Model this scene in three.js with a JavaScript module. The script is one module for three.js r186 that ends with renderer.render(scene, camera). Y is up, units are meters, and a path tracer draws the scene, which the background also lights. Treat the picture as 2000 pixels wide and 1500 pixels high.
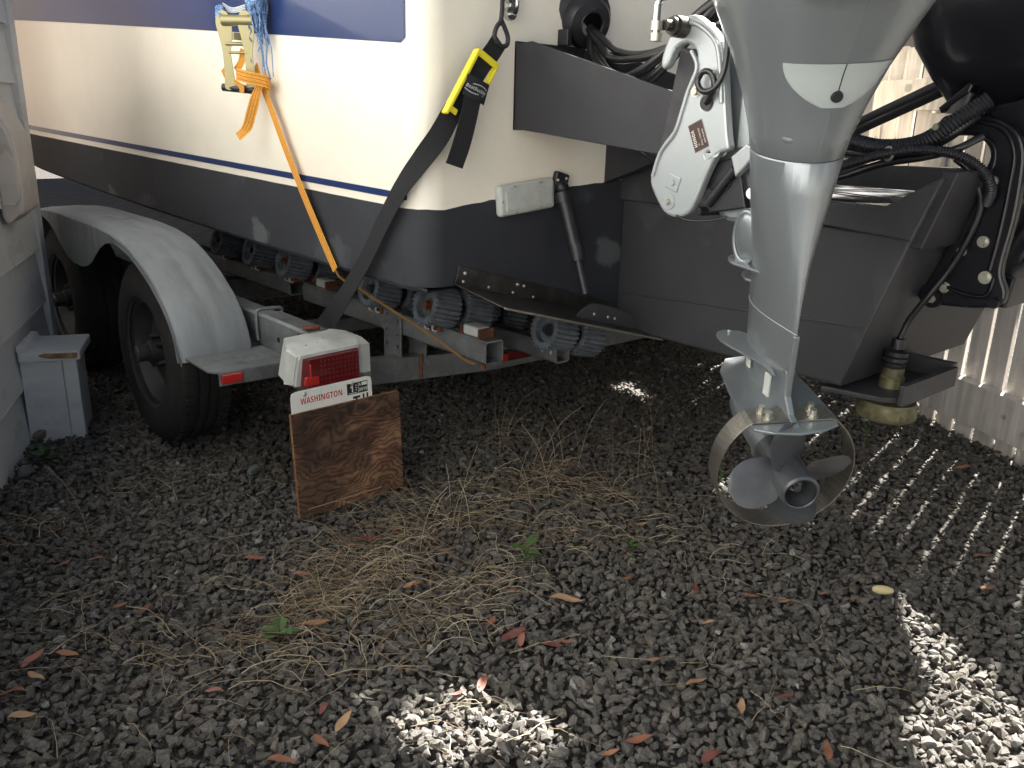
import * as THREE from 'three';
import { RoundedBoxGeometry } from 'three/addons/geometries/RoundedBoxGeometry.js';
import { ConvexGeometry } from 'three/addons/geometries/ConvexGeometry.js';
import { mergeGeometries, toCreasedNormals } from 'three/addons/utils/BufferGeometryUtils.js';

// ---------------------------------------------------------------- camera, sky, sun, exposure
const scene = new THREE.Scene();
const D2R = Math.PI / 180, V = (x, y, z) => new THREE.Vector3(x, y, z);
const camera = new THREE.PerspectiveCamera(49.15, 4 / 3, 0.05, 400);
camera.rotation.order = 'YXZ';
camera.position.set(0, 1.15, 0);
camera.rotation.set(-17.2 * D2R, -41 * D2R, 1.5 * D2R);
const SUN_EL = 47 * D2R, SUN_AZ = 78 * D2R;         // azimuth turned from the bow (-z) towards starboard (+x)
const SUN = V(Math.cos(SUN_EL) * Math.sin(SUN_AZ), Math.sin(SUN_EL), -Math.cos(SUN_EL) * Math.cos(SUN_AZ));
const renderer = new THREE.WebGLRenderer({ antialias: true });
renderer.setSize(1024, 768);
renderer.toneMapping = THREE.LinearToneMapping;
renderer.toneMappingExposure = 7.4;
renderer.shadowMap.enabled = true;
{
  const w = 256, h = 128, d = new Float32Array(w * h * 4);
  for (let j = 0; j < h; j++) for (let i = 0; i < w; i++) {
    const el = ((j + 0.5) / h - 0.5) * Math.PI, up = Math.max(0, Math.sin(el)), k = Math.pow(1 - up, 2.2), o = (j * w + i) * 4;
    if (el < 0) { d[o] = 0.045; d[o + 1] = 0.043; d[o + 2] = 0.039; }
    else { d[o] = 0.030 + 0.038 * k; d[o + 1] = 0.038 + 0.038 * k; d[o + 2] = 0.053 + 0.036 * k; }
    d[o + 3] = 1;
  }
  const t = new THREE.DataTexture(d, w, h, THREE.RGBAFormat, THREE.FloatType);
  t.mapping = THREE.EquirectangularReflectionMapping; t.magFilter = THREE.LinearFilter; t.minFilter = THREE.LinearFilter; t.needsUpdate = true;
  scene.background = t; scene.environment = t;
}
const sun = new THREE.DirectionalLight(new THREE.Color().setRGB(1, 0.955, 0.88), 5);
sun.position.copy(SUN).multiplyScalar(20).add(V(1.5, 0, -2)); sun.target.position.set(1.5, 0, -2);
sun.castShadow = true; sun.shadow.mapSize.set(4096, 4096);
Object.assign(sun.shadow.camera, { left: -9, right: 9, top: 9, bottom: -9, near: 1, far: 60 });
scene.add(sun, sun.target);

// ---------------------------------------------------------------- helpers
let seed = 7;
const rnd = () => { seed = (seed + 0x6D2B79F5) | 0; let t = Math.imul(seed ^ (seed >>> 15), 1 | seed); t = (t + Math.imul(t ^ (t >>> 7), 61 | t)) ^ t; return ((t ^ (t >>> 14)) >>> 0) / 4294967296; };
const rr = (a, b) => a + (b - a) * rnd();
const hash2 = (x, y) => { let h = Math.imul(x | 0, 374761393) + Math.imul(y | 0, 668265263); h = Math.imul(h ^ (h >>> 13), 1274126177); return ((h ^ (h >>> 16)) >>> 0) / 4294967296; };
function vn(x, y, p) { const xi = Math.floor(x), yi = Math.floor(y), f = x - xi, g = y - yi, s = f * f * (3 - 2 * f), t = g * g * (3 - 2 * g), m = a => ((a % p) + p) % p;
  const a = hash2(m(xi), m(yi)), b = hash2(m(xi + 1), m(yi)), c = hash2(m(xi), m(yi + 1)), e = hash2(m(xi + 1), m(yi + 1)); return a + (b - a) * s + (c - a) * t + (a - b - c + e) * s * t; }
function fbm(u, v, p, o = 4) { let s = 0, a = 0.5, n = 0; for (let i = 0; i < o; i++) { s += a * vn(u * p, v * p, p); n += a; a *= 0.55; p *= 2; } return s / n; }
function vn2(x, y, px, py) { const xi = Math.floor(x), yi = Math.floor(y), f = x - xi, g = y - yi, s = f * f * (3 - 2 * f), t = g * g * (3 - 2 * g), m = (a, p) => ((a % p) + p) % p, h = (i, j) => hash2(m(xi + i, px) + 17, m(yi + j, py) + 31); const a = h(0, 0), b = h(1, 0), c = h(0, 1), e = h(1, 1); return a + (b - a) * s + (c - a) * t + (a - b - c + e) * s * t; }
function fb2(u, v, pu, pv, o = 4) { let s = 0, a = 0.5, n = 0; for (let i = 0; i < o; i++) { s += a * vn2(u * pu, v * pv, pu, pv); n += a; a *= 0.55; pu *= 2; pv *= 2; } return s / n; }   // tiling noise, stretched
const clamp = (x, a = 0, b = 1) => Math.min(b, Math.max(a, x)), mix = (a, b, t) => a + (b - a) * t, ss = (a, b, x) => { const t = clamp((x - a) / (b - a)); return t * t * (3 - 2 * t); };
function dataTex(n, size, fn, srgb = true, m = n) {        // fn(u,v) -> [r,g,b] 0..255; size = metres per repeat
  const d = new Uint8Array(n * m * 4);
  for (let j = 0; j < m; j++) for (let i = 0; i < n; i++) { const c = fn((i + 0.5) / n, (j + 0.5) / m), o = (j * n + i) * 4; d[o] = c[0]; d[o + 1] = c[1]; d[o + 2] = c[2]; d[o + 3] = 255; }
  const t = new THREE.DataTexture(d, n, m, THREE.RGBAFormat); t.wrapS = t.wrapT = THREE.RepeatWrapping; t.magFilter = THREE.LinearFilter; t.minFilter = THREE.LinearMipmapLinearFilter; t.generateMipmaps = true;
  if (srgb) t.colorSpace = THREE.SRGBColorSpace; t.repeat.set(1 / size, 1 / size); t.needsUpdate = true; return t;
}
const tone = (c, k) => [clamp(c[0] * k, 0, 255), clamp(c[1] * k, 0, 255), clamp(c[2] * k, 0, 255)];
function canvasTex(w, h, draw) { const c = document.createElement('canvas'); c.width = w; c.height = h; draw(c.getContext('2d'), w, h); const t = new THREE.CanvasTexture(c); t.colorSpace = THREE.SRGBColorSpace; return t; }
const lin = (r, g, b) => new THREE.Color().setRGB(r, g, b);
function std(c, rough, metal = 0, o = {}) { return new THREE.MeshStandardMaterial({ color: c, roughness: rough, metalness: metal, side: THREE.DoubleSide, ...o }); }
function phy(c, rough, metal = 0, o = {}) { return new THREE.MeshPhysicalMaterial({ color: c, roughness: rough, metalness: metal, side: THREE.DoubleSide, ...o }); }

function flat(g) { let r = g.index ? g.toNonIndexed() : g.clone(); for (const k of Object.keys(r.attributes)) if (!['position', 'normal', 'uv'].includes(k)) r.deleteAttribute(k); r.morphAttributes = {}; r.groups = []; if (!r.attributes.normal) r.computeVertexNormals(); return r; }
function buv(g) {                                            // uv in metres along the dominant axis of each face
  g = flat(g); const p = g.attributes.position, n = p.count, uv = new Float32Array(n * 2), a = V(), b = V(), c = V();
  for (let i = 0; i < n; i += 3) {
    a.fromBufferAttribute(p, i); b.fromBufferAttribute(p, i + 1); c.fromBufferAttribute(p, i + 2);
    const N = b.clone().sub(a).cross(c.clone().sub(a)), x = Math.abs(N.x), y = Math.abs(N.y), z = Math.abs(N.z);
    for (let k = 0; k < 3; k++) { const q = [a, b, c][k], o = (i + k) * 2; if (x >= y && x >= z) { uv[o] = q.z; uv[o + 1] = q.y; } else if (y >= z) { uv[o] = q.x; uv[o + 1] = q.z; } else { uv[o] = q.x; uv[o + 1] = q.y; } }
  }
  g.setAttribute('uv', new THREE.BufferAttribute(uv, 2)); return g;
}
const used = {};
function numbered(n) { if (used[n] === undefined) { used[n] = 0; return n; } used[n]++; return n + '_' + String(used[n]).padStart(3, '0'); }
function tag(o, label, category, group, kind) { if (label) o.userData.label = label; if (category) o.userData.category = category; if (group) o.userData.group = group; if (kind) o.userData.kind = kind; return o; }
function thing(name, label, category, pos = [0, 0, 0], group, kind) { const g = new THREE.Group(); g.name = numbered(name); g.position.set(...pos); g.userData.base = pos; scene.add(g); return tag(g, label, category, group, kind); }
const rootOf = o => { while (o.parent && o.parent !== scene) o = o.parent; return o; };
function part(name, geos, mat, parent, keepUV) {            // geometry is given in world metres; one mesh under parent
  geos = Array.isArray(geos) ? geos : [geos];
  let g = geos.length > 1 ? mergeGeometries(geos.map(x => keepUV ? flat(x) : buv(x))) : (keepUV ? geos[0] : buv(geos[0]));
  if (geos.length === 1) g = g.clone();
  const m = new THREE.Mesh(g, mat); m.castShadow = m.receiveShadow = true;
  if (parent) { m.name = name; const b = rootOf(parent).userData.base || [0, 0, 0]; g.translate(-b[0], -b[1], -b[2]); parent.add(m); } else { m.name = numbered(name); scene.add(m); }
  return m;
}
function T(g, p = [0, 0, 0], r = [0, 0, 0], s = 1) { const m = new THREE.Matrix4().compose(V(...p), new THREE.Quaternion().setFromEuler(new THREE.Euler(...r)), Array.isArray(s) ? V(...s) : V(s, s, s)); return g.clone().applyMatrix4(m); }
const box = (x0, x1, y0, y1, z0, z1, r = 0.003) => T(new RoundedBoxGeometry(x1 - x0, y1 - y0, z1 - z0, 2, Math.min(r, (x1 - x0) / 2.1, (y1 - y0) / 2.1, (z1 - z0) / 2.1)), [(x0 + x1) / 2, (y0 + y1) / 2, (z0 + z1) / 2]);
function shapeOf(pts, holes) { const s = new THREE.Shape(pts.map(p => new THREE.Vector2(p[0], p[1]))); for (const h of holes || []) s.holes.push(h instanceof THREE.Path ? h : new THREE.Path(h.map(p => new THREE.Vector2(p[0], p[1])))); return s; }
function smoothPts(pts, n = 4) { const c = new THREE.CatmullRomCurve3(pts.map(p => V(p[0], p[1], 0)), true, 'catmullrom', 0.5); return c.getPoints(pts.length * n).slice(0, -1).map(p => [p.x, p.y]); }
function circ(x, y, r, n = 14) { const h = new THREE.Path(); h.absarc(x, y, r, 0, Math.PI * 2, true); return h; }
function extr(shape, depth, bev) { const b = Math.min(bev, depth / 2.2); const g = new THREE.ExtrudeGeometry(shape, { depth: depth - 2 * b, bevelEnabled: b > 0, bevelThickness: b, bevelSize: b, bevelOffset: -b, bevelSegments: 2, curveSegments: 10 }); g.translate(0, 0, b); return g; }
const basis = (a, b, c, o = V(0, 0, 0)) => new THREE.Matrix4().makeBasis(a, b, c).setPosition(o);
function extrX(zy, x0, x1, bev = 0.002, holes) { const s = shapeOf(zy.map(p => [-p[0], p[1]]), (holes || []).map(h => circ(-h[0], h[1], h[2]))); return extr(s, x1 - x0, bev).applyMatrix4(basis(V(0, 0, -1), V(0, 1, 0), V(1, 0, 0), V(x0, 0, 0))); }
function extrZ(xy, z0, z1, bev = 0.002, holes) { const s = shapeOf(xy, (holes || []).map(h => circ(h[0], h[1], h[2]))); return extr(s, z1 - z0, bev).translate(0, 0, z0); }
function extrY(xz, y0, y1, bev = 0.002) { const s = shapeOf(xz.map(p => [p[0], -p[1]])); return extr(s, y1 - y0, bev).applyMatrix4(basis(V(1, 0, 0), V(0, 0, -1), V(0, 1, 0), V(0, y0, 0))); }
function tube(pts, r, seg = 0, rad = 8) { const c = new THREE.CatmullRomCurve3(pts.map(p => V(...p)), false, 'centripetal'); return new THREE.TubeGeometry(c, seg || pts.length * 6, r, rad, false); }
function cyl(a, b, r0, r1 = r0, n = 18) { const A = V(...a), B = V(...b), d = B.clone().sub(A), g = new THREE.CylinderGeometry(r1, r0, d.length(), n); g.applyQuaternion(new THREE.Quaternion().setFromUnitVectors(V(0, 1, 0), d.clone().normalize())); return g.translate((A.x + B.x) / 2, (A.y + B.y) / 2, (A.z + B.z) / 2); }
function lathe(pr, o, dir, n = 28) { const g = new THREE.LatheGeometry(pr.map(p => new THREE.Vector2(Math.max(p[0], 1e-5), p[1])), n); g.applyQuaternion(new THREE.Quaternion().setFromUnitVectors(V(0, 1, 0), V(...dir).normalize())); return toCreasedNormals(flat(g.translate(...o)), 0.6); }
function beam(a, b, w, h, up = [0, 1, 0], r = 0.004) { const A = V(...a), B = V(...b), d = B.clone().sub(A), L = d.length(), z = d.normalize(), x = V(...up).cross(z).normalize(), y = z.clone().cross(x); return new RoundedBoxGeometry(w, h, L, 2, Math.min(r, w / 2.1, h / 2.1)).applyMatrix4(basis(x, y, z, A.add(B).multiplyScalar(0.5))); }
function ribbon(pts, side, width, thick = 0.002, n = 24) { // flat band: pts centre line, side one vector or one per point
  const c = new THREE.CatmullRomCurve3(pts.map(p => V(...p)), false, 'centripetal'), sd = Array.isArray(side[0]) ? side : pts.map(() => side), pos = [], uv = [], L = c.getLength();
  const rings = []; for (let i = 0; i <= n; i++) { const t = i / n, f = t * (pts.length - 1), k = Math.min(Math.floor(f), pts.length - 2), s = V(...sd[k]).lerp(V(...sd[k + 1]), f - k).normalize(), p = c.getPoint(t), tg = c.getTangent(t); s.addScaledVector(tg, -s.dot(tg)).normalize(); const nn = tg.clone().cross(s).normalize(), q = (a, b) => p.clone().addScaledVector(s, a * width / 2).addScaledVector(nn, b * thick / 2); rings.push({ q: [q(-1, -1), q(1, -1), q(1, 1), q(-1, 1)], l: t * L }); }
  const us = [0, width, 0, width];
  const quad = (a, b, c2, d, ua, ub, uc, ud) => { for (const [p, u] of [[a, ua], [b, ub], [c2, uc], [a, ua], [c2, uc], [d, ud]]) { pos.push(p.x, p.y, p.z); uv.push(u[0], u[1]); } };
  for (let i = 0; i < n; i++) { const A = rings[i], B = rings[i + 1]; const e = [[0, 1, 0, 1], [1, 2, 1, 1], [2, 3, 1, 0], [3, 0, 0, 0]]; for (const [p, q, a, b] of e) quad(A.q[p], A.q[q], B.q[q], B.q[p], [a, A.l], [b, A.l], [b, B.l], [a, B.l]); }
  for (const k of [0, n]) { const A = rings[k]; quad(A.q[0], A.q[1], A.q[2], A.q[3], [0, A.l], [1, A.l], [1, A.l], [0, A.l]); }
  const g = new THREE.BufferGeometry(); g.setAttribute('position', new THREE.Float32BufferAttribute(pos, 3)); g.setAttribute('uv', new THREE.Float32BufferAttribute(uv, 2)); g.computeVertexNormals(); return toCreasedNormals(g, 0.5);
}
function loft(rings, caps = true, crease = 0.7, closed = true) {   // rings: arrays of [x,y,z], same count; uv in metres along ring and length
  const n = rings[0].length, pos = [], uv = []; const dd = (a, b) => Math.hypot(a[0] - b[0], a[1] - b[1], a[2] - b[2]);
  const um = rings.map(R => { let s = 0; const u = [0]; for (let k = 1; k <= n; k++) u.push(s += dd(R[k % n], R[k - 1])); return u; }); let s = 0; const vm = rings.map((R, i) => (i ? (s += dd(R[n >> 1], rings[i - 1][n >> 1])) : 0));
  const tri = (a, b, c, ua, ub, uc) => { pos.push(...a, ...b, ...c); uv.push(...ua, ...ub, ...uc); };
  for (let i = 0; i + 1 < rings.length; i++) for (let k = 0; k < (closed ? n : n - 1); k++) { const l = (k + 1) % n, A = [um[i][k], vm[i]], B = [um[i][k + 1], vm[i]], C = [um[i + 1][k + 1], vm[i + 1]], D = [um[i + 1][k], vm[i + 1]]; tri(rings[i][k], rings[i][l], rings[i + 1][l], A, B, C); tri(rings[i][k], rings[i + 1][l], rings[i + 1][k], A, C, D); }
  if (caps) for (const [R, f] of [[rings[0], 1], [rings[rings.length - 1], 0]]) { const c = [0, 1, 2].map(j => R.reduce((q, p) => q + p[j], 0) / n), z = [0, 0]; for (let k = 0; k < n; k++) { const l = (k + 1) % n; f ? tri(R[l], R[k], c, z, z, z) : tri(R[k], R[l], c, z, z, z); } }
  const g = new THREE.BufferGeometry(); g.setAttribute('position', new THREE.Float32BufferAttribute(pos, 3)); g.setAttribute('uv', new THREE.Float32BufferAttribute(uv, 2)); g.computeVertexNormals(); return toCreasedNormals(g, crease);
}
function hexBolt(p, dir, r = 0.009, h = 0.008) { const d = V(...dir).normalize(), e = k => V(...p).addScaledVector(d, k).toArray(); return [cyl(p, e(0.0025), r * 1.45, r * 1.45, 16), cyl(e(0.0025), e(0.0025 + h), r, r * 0.95, 6)]; }
// ---------------------------------------------------------------- materials
const mottle = (c, k, n, size, p = 6, px = 256) => dataTex(px, size, (u, v) => { const f = fbm(u, v, p, 5) - 0.5, g = hash2(u * px, v * px) - 0.5; return tone(c, 1 + k * f * 2 + n * g); });
const bumpTex = (size, p, o = 4) => dataTex(256, size, (u, v) => { const f = fbm(u, v, p, o) * 255; return [f, f, f]; }, false);
const M = {};
M.gel = phy(lin(1, 1, 1), 0.38, 0, { map: mottle([243, 235, 219], 0.03, 0.012, 1.1, 5), clearcoat: 0.35, clearcoatRoughness: 0.18 });
M.navy = phy(lin(0.016, 0.034, 0.12), 0.3, 0, { clearcoat: 0.16, clearcoatRoughness: 0.04, specularIntensity: 0.4 });
M.antifoul = std(lin(1, 1, 1), 0.72, 0, { map: dataTex(512, 1.6, (u, v) => { const a = fbm(u, v, 4, 5), b = fbm(u + 0.3, v, 14, 4), ch = ss(0.66, 0.76, fbm(u, v + 0.4, 9, 5)) * ss(0.5, 0.68, fbm(u, v, 3, 3)), s = fb2(u, v, 4, 24, 3); const k = 0.82 + 0.34 * a + 0.15 * (b - 0.5) + 0.1 * (s - 0.5); return [mix(42 * k, 112, ch * 0.55), mix(44 * k, 114, ch * 0.55), mix(50 * k, 114, ch * 0.55)]; }), bumpMap: bumpTex(0.4, 8), bumpScale: 0.0012 });
M.greyPaint = std(lin(1, 1, 1), 0.5, 0, { map: dataTex(512, 1.3, (u, v) => { const k = 0.88 + 0.3 * (fbm(u, v, 5, 5) - 0.5) + 0.14 * ss(0.62, 0.72, fbm(u + 0.2, v, 10, 4)) + 0.1 * fb2(u, v, 3, 12, 3); return tone([63, 63, 66], k); }), bumpMap: bumpTex(0.3, 10), bumpScale: 0.0005 });
M.blackPaint = std(lin(1, 1, 1), 0.55, 0, { map: mottle([40, 40, 45], 0.16, 0.06, 0.5, 7) });
M.galv = std(lin(1, 1, 1), 0.52, 0.45, { map: dataTex(512, 0.45, (u, v) => { const a = fbm(u, v, 6, 5), sp = vn(u * 60, v * 60, 60), st = ss(0.6, 0.75, fbm(u, v + 0.7, 5, 5)); return tone([132, 135, 137], 0.7 + 0.36 * a + 0.09 * sp - 0.14 * st); }), bumpMap: bumpTex(0.2, 16), bumpScale: 0.0004 });
M.fender = std(lin(1, 1, 1), 0.62, 0.1, { map: dataTex(512, 0.7, (u, v) => { const a = fbm(u, v, 5, 5), st = fb2(u, v, 22, 2, 4), w = ss(0.6, 0.7, fb2(u, v + 0.3, 12, 6, 5)); return tone([136, 140, 143], 0.82 + 0.12 * a + 0.2 * st - 0.04 * w); }), bumpMap: bumpTex(0.3, 12), bumpScale: 0.0004 });
M.rubber = std(lin(1, 1, 1), 0.86, 0, { map: mottle([38, 37, 37], 0.25, 0.1, 0.3, 8), bumpMap: bumpTex(0.1, 10), bumpScale: 0.0008 });
M.rim = std(lin(0.055, 0.055, 0.058), 0.55, 0.3, { bumpMap: bumpTex(0.2, 10), bumpScale: 0.0005 });
M.hub = std(lin(0.09, 0.09, 0.09), 0.4, 0.7);
M.roller = std(lin(1, 1, 1), 0.66, 0, { map: mottle([100, 107, 114], 0.3, 0.1, 0.15, 6) });
M.rust = std(lin(1, 1, 1), 0.85, 0.2, { map: mottle([110, 68, 46], 0.5, 0.25, 0.1, 8), bumpMap: bumpTex(0.05, 8), bumpScale: 0.001 });
M.whitePlastic = std(lin(1, 1, 1), 0.55, 0, { map: mottle([188, 190, 186], 0.1, 0.03, 0.25, 6) });
M.zinc = std(lin(0.5, 0.48, 0.42), 0.35, 0.85);
M.steel = std(lin(0.55, 0.55, 0.54), 0.22, 1);
M.brushed = std(lin(1, 1, 1), 0.36, 0.9, { map: dataTex(256, 0.2, (u, v) => { const s = fb2(u, v, 3, 84, 4); return tone([165, 160, 152], 0.78 + 0.3 * s); }) });
M.silver = phy(lin(0.27, 0.295, 0.312), 0.34, 0.6, { clearcoat: 0.4, clearcoatRoughness: 0.1, bumpMap: bumpTex(0.05, 14), bumpScale: 0.0001 });
M.silverLight = phy(lin(0.38, 0.405, 0.415), 0.34, 0.4, { clearcoat: 0.5, clearcoatRoughness: 0.15, bumpMap: bumpTex(0.05, 14), bumpScale: 0.00015 });
M.panel = std(lin(0.40, 0.44, 0.435), 0.4, 0.1);
M.prop = phy(lin(1, 1, 1), 0.38, 0.2, { map: mottle([76, 78, 82], 0.14, 0.04, 0.12, 5), clearcoat: 0.25, clearcoatRoughness: 0.3 });
M.gloss = phy(lin(0.007, 0.007, 0.01), 0.3, 0, { clearcoat: 0.25, clearcoatRoughness: 0.1, specularIntensity: 0.55 });
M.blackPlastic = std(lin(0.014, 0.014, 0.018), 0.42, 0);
M.cable = phy(lin(0.012, 0.012, 0.014), 0.34, 0, { clearcoat: 0.4, clearcoatRoughness: 0.2 });
M.web = std(lin(1, 1, 1), 0.9, 0, { map: dataTex(64, 0.02, (u, v) => tone([30, 30, 33], 0.75 + 0.5 * vn(u * 16, v * 16, 16))), bumpMap: dataTex(64, 0.008, (u, v) => { const f = 127 + 120 * Math.sin(u * 25.13) * Math.sin(v * 25.13); return [f, f, f]; }, false), bumpScale: 0.0004 });
M.yellow = std(lin(0.78, 0.66, 0.03), 0.5, 0);
M.orange = std(lin(1, 1, 1), 0.85, 0, { map: dataTex(64, 1, (u, v) => { const st = [0.22, 0.5, 0.78].some(c => Math.abs(u - c) < 0.035), d = [0.12, 0.36, 0.64, 0.88].some(c => Math.abs(u - c) < 0.018); const n = 0.85 + 0.3 * vn(u * 30, v * 64, 64); return tone(st ? [176, 74, 34] : d ? [170, 120, 40] : [226, 164, 62], n); }), bumpMap: bumpTex(0.01, 8), bumpScale: 0.0004 });
M.orange.map.repeat.set(1, 20);
M.blueRag = std(lin(1, 1, 1), 0.95, 0, { map: mottle([108, 138, 180], 0.5, 0.3, 0.03, 8) });
M.zincYellow = std(lin(0.34, 0.30, 0.16), 0.42, 0.6);
M.siding = std(lin(1, 1, 1), 0.68, 0, { map: dataTex(512, 1.0, (u, v) => { const a = fbm(u, v, 4, 5), g = fbm(u, v * 8, 8, 3), s = ss(0.66, 0.74, fbm(u + 0.5, v, 12, 4)); return tone([206, 208, 208], 0.93 + 0.09 * a + 0.04 * (g - 0.5) - 0.06 * s); }), bumpMap: bumpTex(0.5, 20), bumpScale: 0.0006 });
M.bareWood = std(lin(1, 1, 1), 0.85, 0, { map: mottle([140, 112, 84], 0.35, 0.12, 0.2, 10) });
M.beige = std(lin(1, 1, 1), 0.6, 0, { map: mottle([196, 188, 180], 0.05, 0.03, 0.3, 6) });
const fenceTex = (b) => dataTex(256, 1.0, (u, v) => { const g = fb2(u, v, 48, 4, 4), a = fbm(u, v, 4, 4), kn = ss(0.74, 0.8, fbm(u + 0.3, v, 9, 3)), d = ss(0.55, 0.75, fbm(u, v + 0.6, 5, 5)); return tone([b[0], b[1], b[2]], 0.72 + 0.32 * g + 0.16 * a - 0.22 * kn - 0.15 * d); });
M.fence = [[218, 211, 202], [210, 203, 196], [224, 217, 208]].map(c => std(lin(1, 1, 1), 0.9, 0, { map: fenceTex(c), bumpMap: bumpTex(0.25, 14), bumpScale: 0.002 }));
M.ply = std(lin(1, 1, 1), 0.72, 0, { map: dataTex(1024, 1, (u, v) => {
  const w = fb2(u + 0.2, v, 2, 3, 3), w2 = fb2(u, v + 0.4, 5, 9, 4), q = v * 17 + 11 * w + 3.2 * w2, s = 0.5 + 0.5 * Math.sin(q * 6.283), fine = fb2(u, v, 9, 160, 3), fib = fb2(u, v, 30, 60, 3), lt = ss(0.36, 0.7, fb2(u + 0.6, v + 0.2, 4, 8, 5)), st = ss(0.42, 0.7, fb2(u + 0.1, v + 0.7, 3, 5, 5));
  let c = [mix(88, 128, lt), mix(58, 95, lt), mix(42, 70, lt)]; c = tone(c, 1.0 + 0.3 * (fine - 0.5) + 0.25 * (fib - 0.5) - 0.5 * Math.pow(s, 1.5) * (0.45 + 0.55 * w2)); return tone(c, 1.18 - 0.42 * st); }), bumpMap: bumpTex(0.2, 10), bumpScale: 0.0006 });
M.plyEdge = std(lin(1, 1, 1), 0.8, 0, { map: dataTex(128, 0.05, (u, v) => tone([150, 104, 66], 0.7 + 0.5 * vn(u * 8, v * 8, 8))) });
M.lens = phy(lin(0.11, 0.003, 0.005), 0.16, 0, { clearcoat: 1, clearcoatRoughness: 0.05 });
M.lensBright = phy(lin(0.42, 0.015, 0.012), 0.22, 0, { clearcoat: 1, clearcoatRoughness: 0.05 });
M.bronze = std(lin(1, 1, 1), 0.55, 0.4, { map: mottle([128, 122, 92], 0.35, 0.12, 0.12, 6) });
M.straw = [[0.34, 0.265, 0.16], [0.23, 0.16, 0.095], [0.42, 0.355, 0.25], [0.12, 0.078, 0.052]].map(c => std(lin(...c), 0.85));
M.soil = std(lin(1, 1, 1), 0.95, 0, { map: dataTex(512, 0.5, (u, v) => { const a = fbm(u, v, 24, 4), b = fbm(u, v, 6, 3), c = hash2(u * 512, v * 512); return tone([70, 66, 62], 0.45 + 0.9 * a + 0.3 * (b - 0.5) + 0.18 * (c - 0.5)); }), bumpMap: bumpTex(0.25, 16, 5), bumpScale: 0.02 });
M.leaves = [[0.22, 0.09, 0.05], [0.30, 0.15, 0.08], [0.16, 0.05, 0.04], [0.36, 0.22, 0.12], [0.27, 0.11, 0.08]].map(c => std(lin(...c), 0.7));
M.green = phy(lin(0.06, 0.12, 0.025), 0.6, 0, { transmission: 0.25, thickness: 0 });
M.dark = std(lin(0.01, 0.01, 0.011), 0.8);
// ---------------------------------------------------------------- setting: ground, house, fence, tree
{
  const g = new THREE.PlaneGeometry(160, 160, 1, 1).rotateX(-Math.PI / 2).translate(0, -0.014, 0);
  const m = part('ground', g, M.soil); tag(m, 'dark bare soil under the gravel', 'ground', null, 'structure');
  const c = part('bounce_slab', extrY([[-7, 1.15], [5.5, 0.75], [12, 9], [-7, 9]], -0.013, 0.012, 0.004), std(lin(1, 1, 1), 0.9, 0, { map: mottle([122, 119, 114], 0.16, 0.1, 1.4, 8) })); tag(c, 'unseen pale concrete slab added to bounce light at the silver motor', 'bounce_slab', null, 'structure');  // unseen slab, added for its bounce and its reflection in the motor leg
  const sh = thing('added_shed', 'unseen dark timber shed added to shade the forward hull', 'shed', [-0.6, 0, -6.6]);  // unseen, added to cut light on the forward hull and navy band
  part('wall', [box(-2.4, 0.42, -0.05, 2.9, -15.5, -4.75, 0.01)], std(lin(1, 1, 1), 0.9, 0, { map: mottle([84, 74, 66], 0.3, 0.15, 1.2, 8) }), sh);
  part('roof', [box(-2.6, 0.6, 2.9, 3.0, -15.7, -4.6, 0.01)], std(lin(0.05, 0.05, 0.05), 0.95), sh);
}
// house frame: s runs along the wall towards its corner, d out of the wall
const HP = (s, y, d) => [0.421 + 0.386 * s + 0.9226 * d, y, -3.055 - 0.9226 * s + 0.386 * d];
const hM = basis(V(0.386, 0, -0.9226), V(0, 1, 0), V(0.9226, 0, 0.386), V(0.421, 0, -3.055));   // (s, y, d) -> world
const H = g => g.clone().applyMatrix4(hM);
const SC = 0.912;
const house = thing('house', 'pale grey house with wide clapboard siding beside the boat', 'house', HP(SC, 0, 0));
part('wall', extrY([HP(SC - 0.02, 0, -0.02), HP(-5.5, 0, -0.02), HP(-5.5, 0, -5), HP(SC - 0.02, 0, -5)].map(p => [p[0], p[2]]), -0.05, 3.25, 0), M.siding, house);
for (let i = 0; i < 15; i++) {
  const y = -0.015 + 0.2105 * i, g = extrX([[0.027, y], [0.0005, y + 0.002], [-0.012, y + 0.225], [-0.004, y + 0.232], [0.0055, y + 0.226], [0.0255, y + 0.004]].map(p => [p[0], p[1]]), 0, 6.35, 0);
  g.translate(-5.5, 0, 0); part('siding_board', H(g), M.siding, house);
}
part('corner_board', [H(box(SC - 0.06, SC + 0.024, -0.02, 3.2, -0.02, 0.034, 0.003)), H(box(SC - 0.001, SC + 0.022, -0.02, 3.2, -0.11, -0.0205, 0.003))], M.siding, house);
{
  const roof = part('roof', [H(extrX([[0.38, 3.2], [0.38, 3.27], [-2.5, 5.0], [-5.4, 3.27], [-5.4, 3.2], [-2.5, 4.9]], -5.8, SC + 0.35, 0.01))], std(lin(0.06, 0.055, 0.05), 0.95, 0, { bumpMap: bumpTex(0.3, 12), bumpScale: 0.01 }), house);
  part('gable', H(extrX([[-0.03, 3.2], [-2.5, 4.85], [-4.97, 3.2]], SC - 0.1, SC - 0.04, 0)), M.siding, house);
  part('gutter', H(box(-5.8, SC + 0.35, 3.14, 3.25, 0.385, 0.49, 0.02)), M.whitePlastic, roof);
}
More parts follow.
